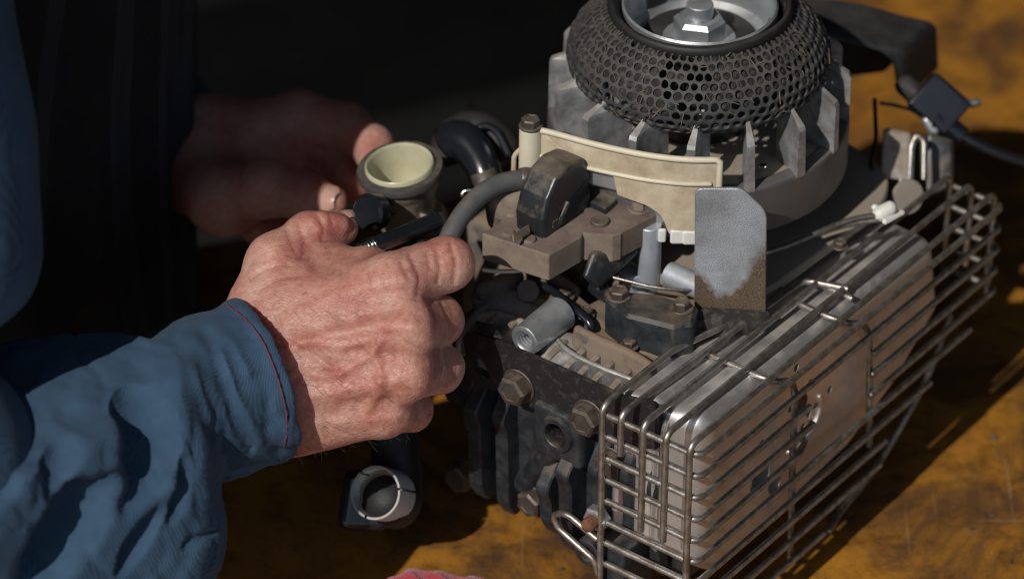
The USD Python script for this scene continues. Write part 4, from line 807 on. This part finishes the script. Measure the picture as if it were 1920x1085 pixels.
# far (left) hand
FI = [J(560, 222, 1.300, 52), J(652, 240, 1.285, 44), J(700, 275, 1.262, 38), J(706, 318, 1.245, 31)]
FM = [J(545, 262, 1.310, 50), J(600, 268, 1.305, 44), J(640, 300, 1.300, 40), J(665, 345, 1.275, 34)]
FR_ = [J(520, 300, 1.310, 50), J(575, 300, 1.310, 44), J(585, 360, 1.300, 38), J(570, 400, 1.285, 32)]
FP = [J(480, 350, 1.310, 46), J(520, 380, 1.310, 38), J(510, 425, 1.300, 32), J(480, 430, 1.285, 28)]
FT = [J(420, 370, 1.270, 66), J(500, 352, 1.252, 52), J(572, 368, 1.240, 42), J(622, 378, 1.230, 31)]
def far_hand(p):
    o = capsule(p, J(300, 290, 1.33, 0)[0], J(390, 285, 1.315, 0)[0], J(0, 0, 1.3, 100)[1], J(0, 0, 1.3, 98)[1])
    for f_ in (FI, FM, FR_, FP): o = smin(o, capsule(p, J(390, 285, 1.315, 0)[0], f_[0][0], J(0, 0, 1.3, 88)[1], f_[0][1]), .012)
    o = smin(o, capsule(p, J(380, 330, 1.295, 0)[0], FT[0][0], J(0, 0, 1.3, 80)[1], FT[0][1]), .014); o = smin(o, sd_chain(p, FT, .006), .010)
    fs = None
    for f_ in (FI, FM, FR_, FP): c_ = sd_chain(p, f_, .005); fs = c_ if fs is None else smin(fs, c_, .0025)
    return smin(o, fs, .006)
HV = [q[0] for q in FI + FM + FR_ + FP + FT]; lo_, hi_ = np.min(HV, 0) - .035, np.max(HV, 0) + .035; lo_[0] = J(300, 290, 1.33, 0)[0][0]
fh = surface_net(far_hand, lo_, hi_, .0018)
# the rest of the body, under the clothes, and the head above the picture
SHN, SHF = np.array([-.335, .05, .52]), np.array([-.33, .42, .52]); ELN = J(-480, 900, .98, 0)[0]; ELF = np.array([-.36, .50, .20]); HIP = np.array([-.365, .235, .02]); CH = np.array([-.345, .235, .46]); HEAD = np.array([-.265, .20, .80])
def body(p):
    o = capsule(p, HIP, CH, .135, .150); o = smin(o, capsule(p, SHN + [0, .03, 0], SHF - [0, .03, 0], .055, .055), .06)
    o = smin(o, capsule(p, CH + [.01, 0, .1], HEAD - [.02, 0, .10], .062, .056), .03)
    hd_ = np.linalg.norm((p - HEAD) / [1.12, .9, 1.18], axis=1) - .088; hd_ = smin(hd_, capsule(p, HEAD + [.045, 0, -.05], HEAD + [.062, 0, -.085], .042, .032), .03)
    hd_ = smin(hd_, capsule(p, HEAD + [.092, 0, .0], HEAD + [.112, 0, -.032], .008, .013), .010)                      # nose
    for sgn in (-1, 1):
        hd_ = smin(hd_, capsule(p, HEAD + [-.005, sgn * .080, .015], HEAD + [-.008, sgn * .084, -.020], .012, .009), .006)      # ears
        hd_ = smin(hd_, capsule(p, HEAD + [.088, sgn * .012, .018], HEAD + [.082, sgn * .045, .020], .010, .009), .010)         # brows
        e_ = np.linalg.norm(p - (HEAD + [.083, sgn * .031, .002]), axis=1) - .0125; hd_ = smin(hd_, e_, .002)
    mo = capsule(p, HEAD + [.100, -.020, -.055], HEAD + [.100, .020, -.055], .004, .004); hd_ = np.maximum(hd_, -mo); hd_ = smin(hd_, capsule(p, HEAD + [.094, -.018, -.062], HEAD + [.094, .018, -.062], .006, .006), .004)
    o = smin(o, hd_, .02)
    for S_, E_, W_ in ((SHN, ELN, W1[0] * .5 + W2[0] * .5), (SHF, ELF, J(330, 290, 1.325, 0)[0])):
        o = smin(o, smin(capsule(p, S_, E_, .048, .040), capsule(p, E_ - [0, 0, .02], W_, .022, .018), .02), .03)
    for sgn in (-1, 1):
        k0 = HIP + [0, sgn * .09, -.02]; k1 = k0 + [.07, sgn * .02, -.36]; k2 = np.array([k1[0] - .06, k1[1], -.67]); o = smin(o, smin(capsule(p, k0, k1, .085, .056), capsule(p, k1, k2, .055, .036), .03), .04)
        o = smin(o, capsule(p, k2 + [0, 0, -.035], k2 + [.16, 0, -.045], .036, .030), .02)
    return o
bd = surface_net(body, (-.60, -.24, -.752), (-.08, .62, .94), .0085)
BO = add(PE, 'body', cat(nh, fh, bd), 'skin', True)
# nails
def nail(c_, ax_, up_, r, ln):
    u_ = unit(ax_); n__ = unit(up_ - u_ * np.dot(up_, u_)); w_ = np.cross(n__, u_); A_ = np.linspace(-1, 1, 9); V, F = [], []
    for j, t in enumerate(np.linspace(-1, 1, 9)):
        wd = r * .80 * (1 - .35 * max(0, abs(t) - .4) ** 2 * 3)
        for a_ in A_: V.append(c_ + u_ * (t * ln) + w_ * (a_ * wd) + n__ * (math.sqrt(max(1.12 - (a_ * .8) ** 2, 0)) * r - .0003 - .0008 * (abs(t) ** 3)))
    for j in range(8):
        for i in range(8): b_ = j * 9 + i; F += [[b_, b_ + 1, b_ + 10], [b_, b_ + 10, b_ + 9]]
    return (np.array(V), np.array(F))
add(BO, 'nail', nail(TH[3][0] + (TH[3][0] - TH[2][0]) * .05, TH[3][0] - TH[2][0], unit(UP * 1. - FW * .12), TH[3][1], .0062), 'nail', True)
add(BO, 'nail', nail(FT[3][0] + (FT[3][0] - FT[2][0]) * .05, FT[3][0] - FT[2][0], unit(-FW + UP * .25), FT[3][1], .0062), 'nail', True)
# hair on the back of the hand
def strands(name, roots, dirs, length, rad, mat):
    cv = UsdGeom.BasisCurves.Define(stage, numbered(BO + '/' + name)); pts, cnt = [], []
    for r_, d_ in zip(roots, dirs):
        l_ = length * (.5 + rng.random()); c1 = rng.normal(size=3) * .25
        for t in np.linspace(0, 1, 5): pts.append(r_ + d_ * (l_ * t) + (c1 * t * t) * l_ - base[BO])
        cnt.append(5)
    cv.CreatePointsAttr(Vt.Vec3fArray.FromNumpy(np.array(pts, np.float32))); cv.CreateCurveVertexCountsAttr(cnt); cv.CreateTypeAttr('linear')
    cv.CreateWidthsAttr([2 * rad]); cv.SetWidthsInterpolation('constant'); UsdShade.MaterialBindingAPI.Apply(cv.GetPrim()).Bind(M[mat]); return cv
n_ = vnormals(nh); q = nh.vertices - CAM; wz = q @ FW; px, py = 960 + FPX * (q @ RT) / wz, 542 - FPX * (q @ UP) / wz
ok = np.where((-(n_ @ FW) > .15) & (px > 440) & (px < 800) & (py > 440) & (py < 860))[0]; pick = rng.choice(ok, 620, replace=False)
dd = n_[pick] * .22 + (RT * .8 + UP * -.35) + rng.normal(size=(len(pick), 3)) * .3; dd /= np.linalg.norm(dd, axis=1, keepdims=True)
tag(strands('hair', nh.vertices[pick], dd, .0052, .000045, 'hair_dark').GetPrim(), kind='stuff')
hm = surface_net(lambda p: np.maximum(np.linalg.norm((p - HEAD - [-.008, 0, .008]) / [1.12, .93, 1.18], axis=1) - .094 + .003 * np.sin(p[:, 1] * 300), (p - HEAD) @ unit([.75, 0, -.65]) - .012), HEAD - .13, HEAD + .13, .005)
add(BO, 'head_hair', hm, 'hair_dark', True)

# jacket: near sleeve with its folds
CF0, CF1 = J(300, 780, 1.060, 150), J(500, 712, 1.100, 158)
cax = unit(.927 * (RT * .948 + UP * .32) + .375 * FW); ce = J(494, 710, 1.100, 0)[0]
FA0, FA1 = J(-260, 890, .99, 262), J(202, 834, 1.055, 218)
def sleeve0(p): return smin(capsule(p, FA0[0], FA1[0], FA0[1], FA1[1]), capsule(p, J(60, 1060, 1.045, 0)[0], J(262, 1010, 1.064, 0)[0], J(0, 0, 1.05, 185)[1], J(0, 0, 1.06, 160)[1]), .02)
def march(fn, x, y, t0=DIST - .3):
    t = t0; r = ray(x, y)
    for _ in range(80):
        dq = float(fn((CAM + r * t)[None])[0]); t += dq * .9
        if dq < 2e-4 or t > DIST + .3: break
    return CAM + r * t, t
VAL = [(.0052, [(281, 632), (298, 665), (314, 705), (326, 746)]), (.0150, [(222, 652), (243, 695), (268, 760), (280, 830), (270, 900), (240, 940)]), (.0095, [(138, 690), (126, 766), (112, 850), (98, 920)]),
       (.0150, [(205, 905), (150, 960), (98, 1030), (45, 1100)]), (.0070, [(40, 790), (30, 850), (4, 910), (-30, 960)]), (.0028, [(345, 1028), (375, 1008), (408, 994)]), (.0048, [(160, 662), (170, 706), (178, 752)]),
       (.0060, [(345, 640), (372, 690), (392, 740), (404, 800)]), (.0050, [(300, 960), (262, 1010), (225, 1075)]), (.0045, [(350, 860), (345, 920), (322, 975)]), (.0050, [(75, 700), (70, 740), (60, 775)])]
VS_ = []
for wd, ln in VAL:
    P = []
    for x, y in spline(ln, len(ln) * 3):
        pt, t = march(sleeve0, x, y)
        if t < DIST + .12: P.append(pt + ray(x, y) * wd * .22)
    if len(P) > 2:
        P = np.array(P); tt = np.linspace(0, 1, len(P)); VS_.append((P, wd * np.interp(tt, [0, .3, .7, 1], [.35, 1, 1, .3])))
def near_sleeve(p):
    o = sleeve0(p)
    for P, r in VS_:
        c_ = None
        for i_ in range(len(P) - 1):
            q = capsule(p, P[i_], P[i_ + 1], r[i_], r[i_ + 1]); c_ = q if c_ is None else np.minimum(c_, q)
        o = -smin(-o, c_, float(min(.007, r.max() * .7)))
    cu = smin(capsule(p, ce - cax * .030, ce + cax * .03, R(152), R(163)), capsule(p, CF0[0], ce - cax * .030, CF0[1] * .92, R(150)), .01)
    for wd, ln, dp in CRE:
        q = p - CAM; wz = q @ FW; px = 960 + FPX * (q @ RT) / wz; py = 542 - FPX * (q @ UP) / wz
        cu = cu + dp * np.exp(-(seg_dist(px, py, ln) / wd) ** 2) * np.clip(-((p - ce) @ cax) / .012, 0, 1)
    hz = (p - ce) @ cax; cu = cu - .0012 * np.clip((hz + .0105) / .0015, 0, 1)
    cu = -smin(-cu, -hz, .003)
    o = smin(o, cu, .003)
    return o
CRE = [(9, [(400, 600), (440, 640), (470, 700)], -.0016), (9, [(385, 620), (415, 700), (440, 780), (470, 840)], .0022), (8, [(455, 590), (490, 660), (505, 740), (500, 800)], .0016), (8, [(350, 640), (370, 700), (400, 790)], -.002), (7, [(480, 640), (498, 700), (528, 790)], -.0014), (7, [(420, 660), (450, 740), (490, 830)], -.0014)]
sl_lo = np.min([J(-230, 600, 1.02, 0)[0], J(590, 1100, 1.16, 0)[0], J(300, 560, 1.14, 0)[0], J(300, 1120, 1.0, 0)[0]], 0) - [0, .05, .03]; sl_hi = np.max([J(600, 560, 1.15, 0)[0], J(300, 560, 1.14, 0)[0]], 0) + [.01, .05, .03]
ns = surface_net(near_sleeve, sl_lo, sl_hi, .0021)
n_ = vnormals(ns); vz = ns.vertices @ np.stack([RT * .8 + UP * .6, -RT * .6 + UP * .8, FW], 1)
fz = meshkit.fbm(vz * [30, 15, 22], 3, 9); gz = meshkit.fbm(vz * [52, 20, 40], 2, 4)
ns.vertices = ns.vertices + n_ * ((fz - .5) * .007 - .0013 * np.exp(-((fz - .5) / .05) ** 2) - .0007 * np.exp(-((gz - .5) / .05) ** 2))[:, None]
UA0, UA1 = J(-232, 420, .985, 285), J(-250, -300, .955, 275)
def coat(p):
    o = smin(capsule(p, HIP + [0, 0, .02], CH, .152, .166), capsule(p, SHN + [0, .03, 0], SHF - [0, .03, 0], .068, .068), .06)
    up_ = smin(capsule(p, UA0[0], UA1[0], UA0[1], UA1[1]), capsule(p, UA1[0], SHN, UA1[1], .07), .03)
    EJ = J(-480, 900, .98, 225); up_ = smin(up_, capsule(p, UA0[0], EJ[0], UA0[1] * .95, EJ[1]), .03)
    up_ = smin(up_, capsule(p, EJ[0], FA0[0], .056, .058), .02)
    up_ = smin(up_, capsule(p, FA0[0], J(-150, 880, 1.005, 0)[0], FA0[1] * .95, FA0[1] * .90), .01)
    o = smin(o, up_, .02)
    o = smin(o, smin(capsule(p, SHF, ELF, .066, .060), capsule(p, ELF, J(300, 290, 1.335, 0)[0], .058, .042), .02), .03)
    return np.maximum(o, -(np.linalg.norm(p - (CH + [.02, 0, .20]), axis=1) - .078)) + .004 * np.sin(p[:, 2] * 60 + p[:, 0] * 50) * np.sin(p[:, 1] * 45)
ct = surface_net(coat, (-.64, -.30, -.14), (-.12, .64, .64), .0062)
JK = add(PE, 'jacket', cat(ns, ct), 'denim', True)
# stitching round the cuff
stp = []
for x, y in spline([(424, 570), (456, 594), (488, 632), (514, 690), (532, 750), (538, 800), (528, 850)], 64):
    pt, t = march(near_sleeve, x, y); stp.append(pt - ray(x, y) * .0002)
stp = np.array(stp); add(JK, 'stitching', cat([tube(stp[i:i + 3], .00042, 5) for i in range(0, 60, 4)] + [tube(stp[i + 2:i + 5], .00026, 5) for i in range(0, 58, 4)]), 'thread_red', True, kind='stuff')
# apron over the chest
def apron(p):
    o = capsule(p, HIP + [.012, -.012, -.16], CH + [.010, -.012, -.02], .168, .172) + .0035 * np.sin((p[:, 1] + .25 * p[:, 0]) * 130 + 3 * np.sin(p[:, 2] * 9))
    cut = np.maximum(-(p - (HIP + [-.02, 0, 0])) @ unit([1, -.55, 0]), p[:, 2] - .62)
    return np.maximum(o, cut)
add(PE, 'apron', surface_net(apron, (-.62, -.02, -.34), (-.14, .46, .66), .006), 'apron_black', True)
add(PE, 'trousers', surface_net(lambda p: np.maximum(body(p) - .012, p[:, 2] - .02), (-.62, -.05, -.735), (-.15, .52, .04), .010), 'trouser', True)
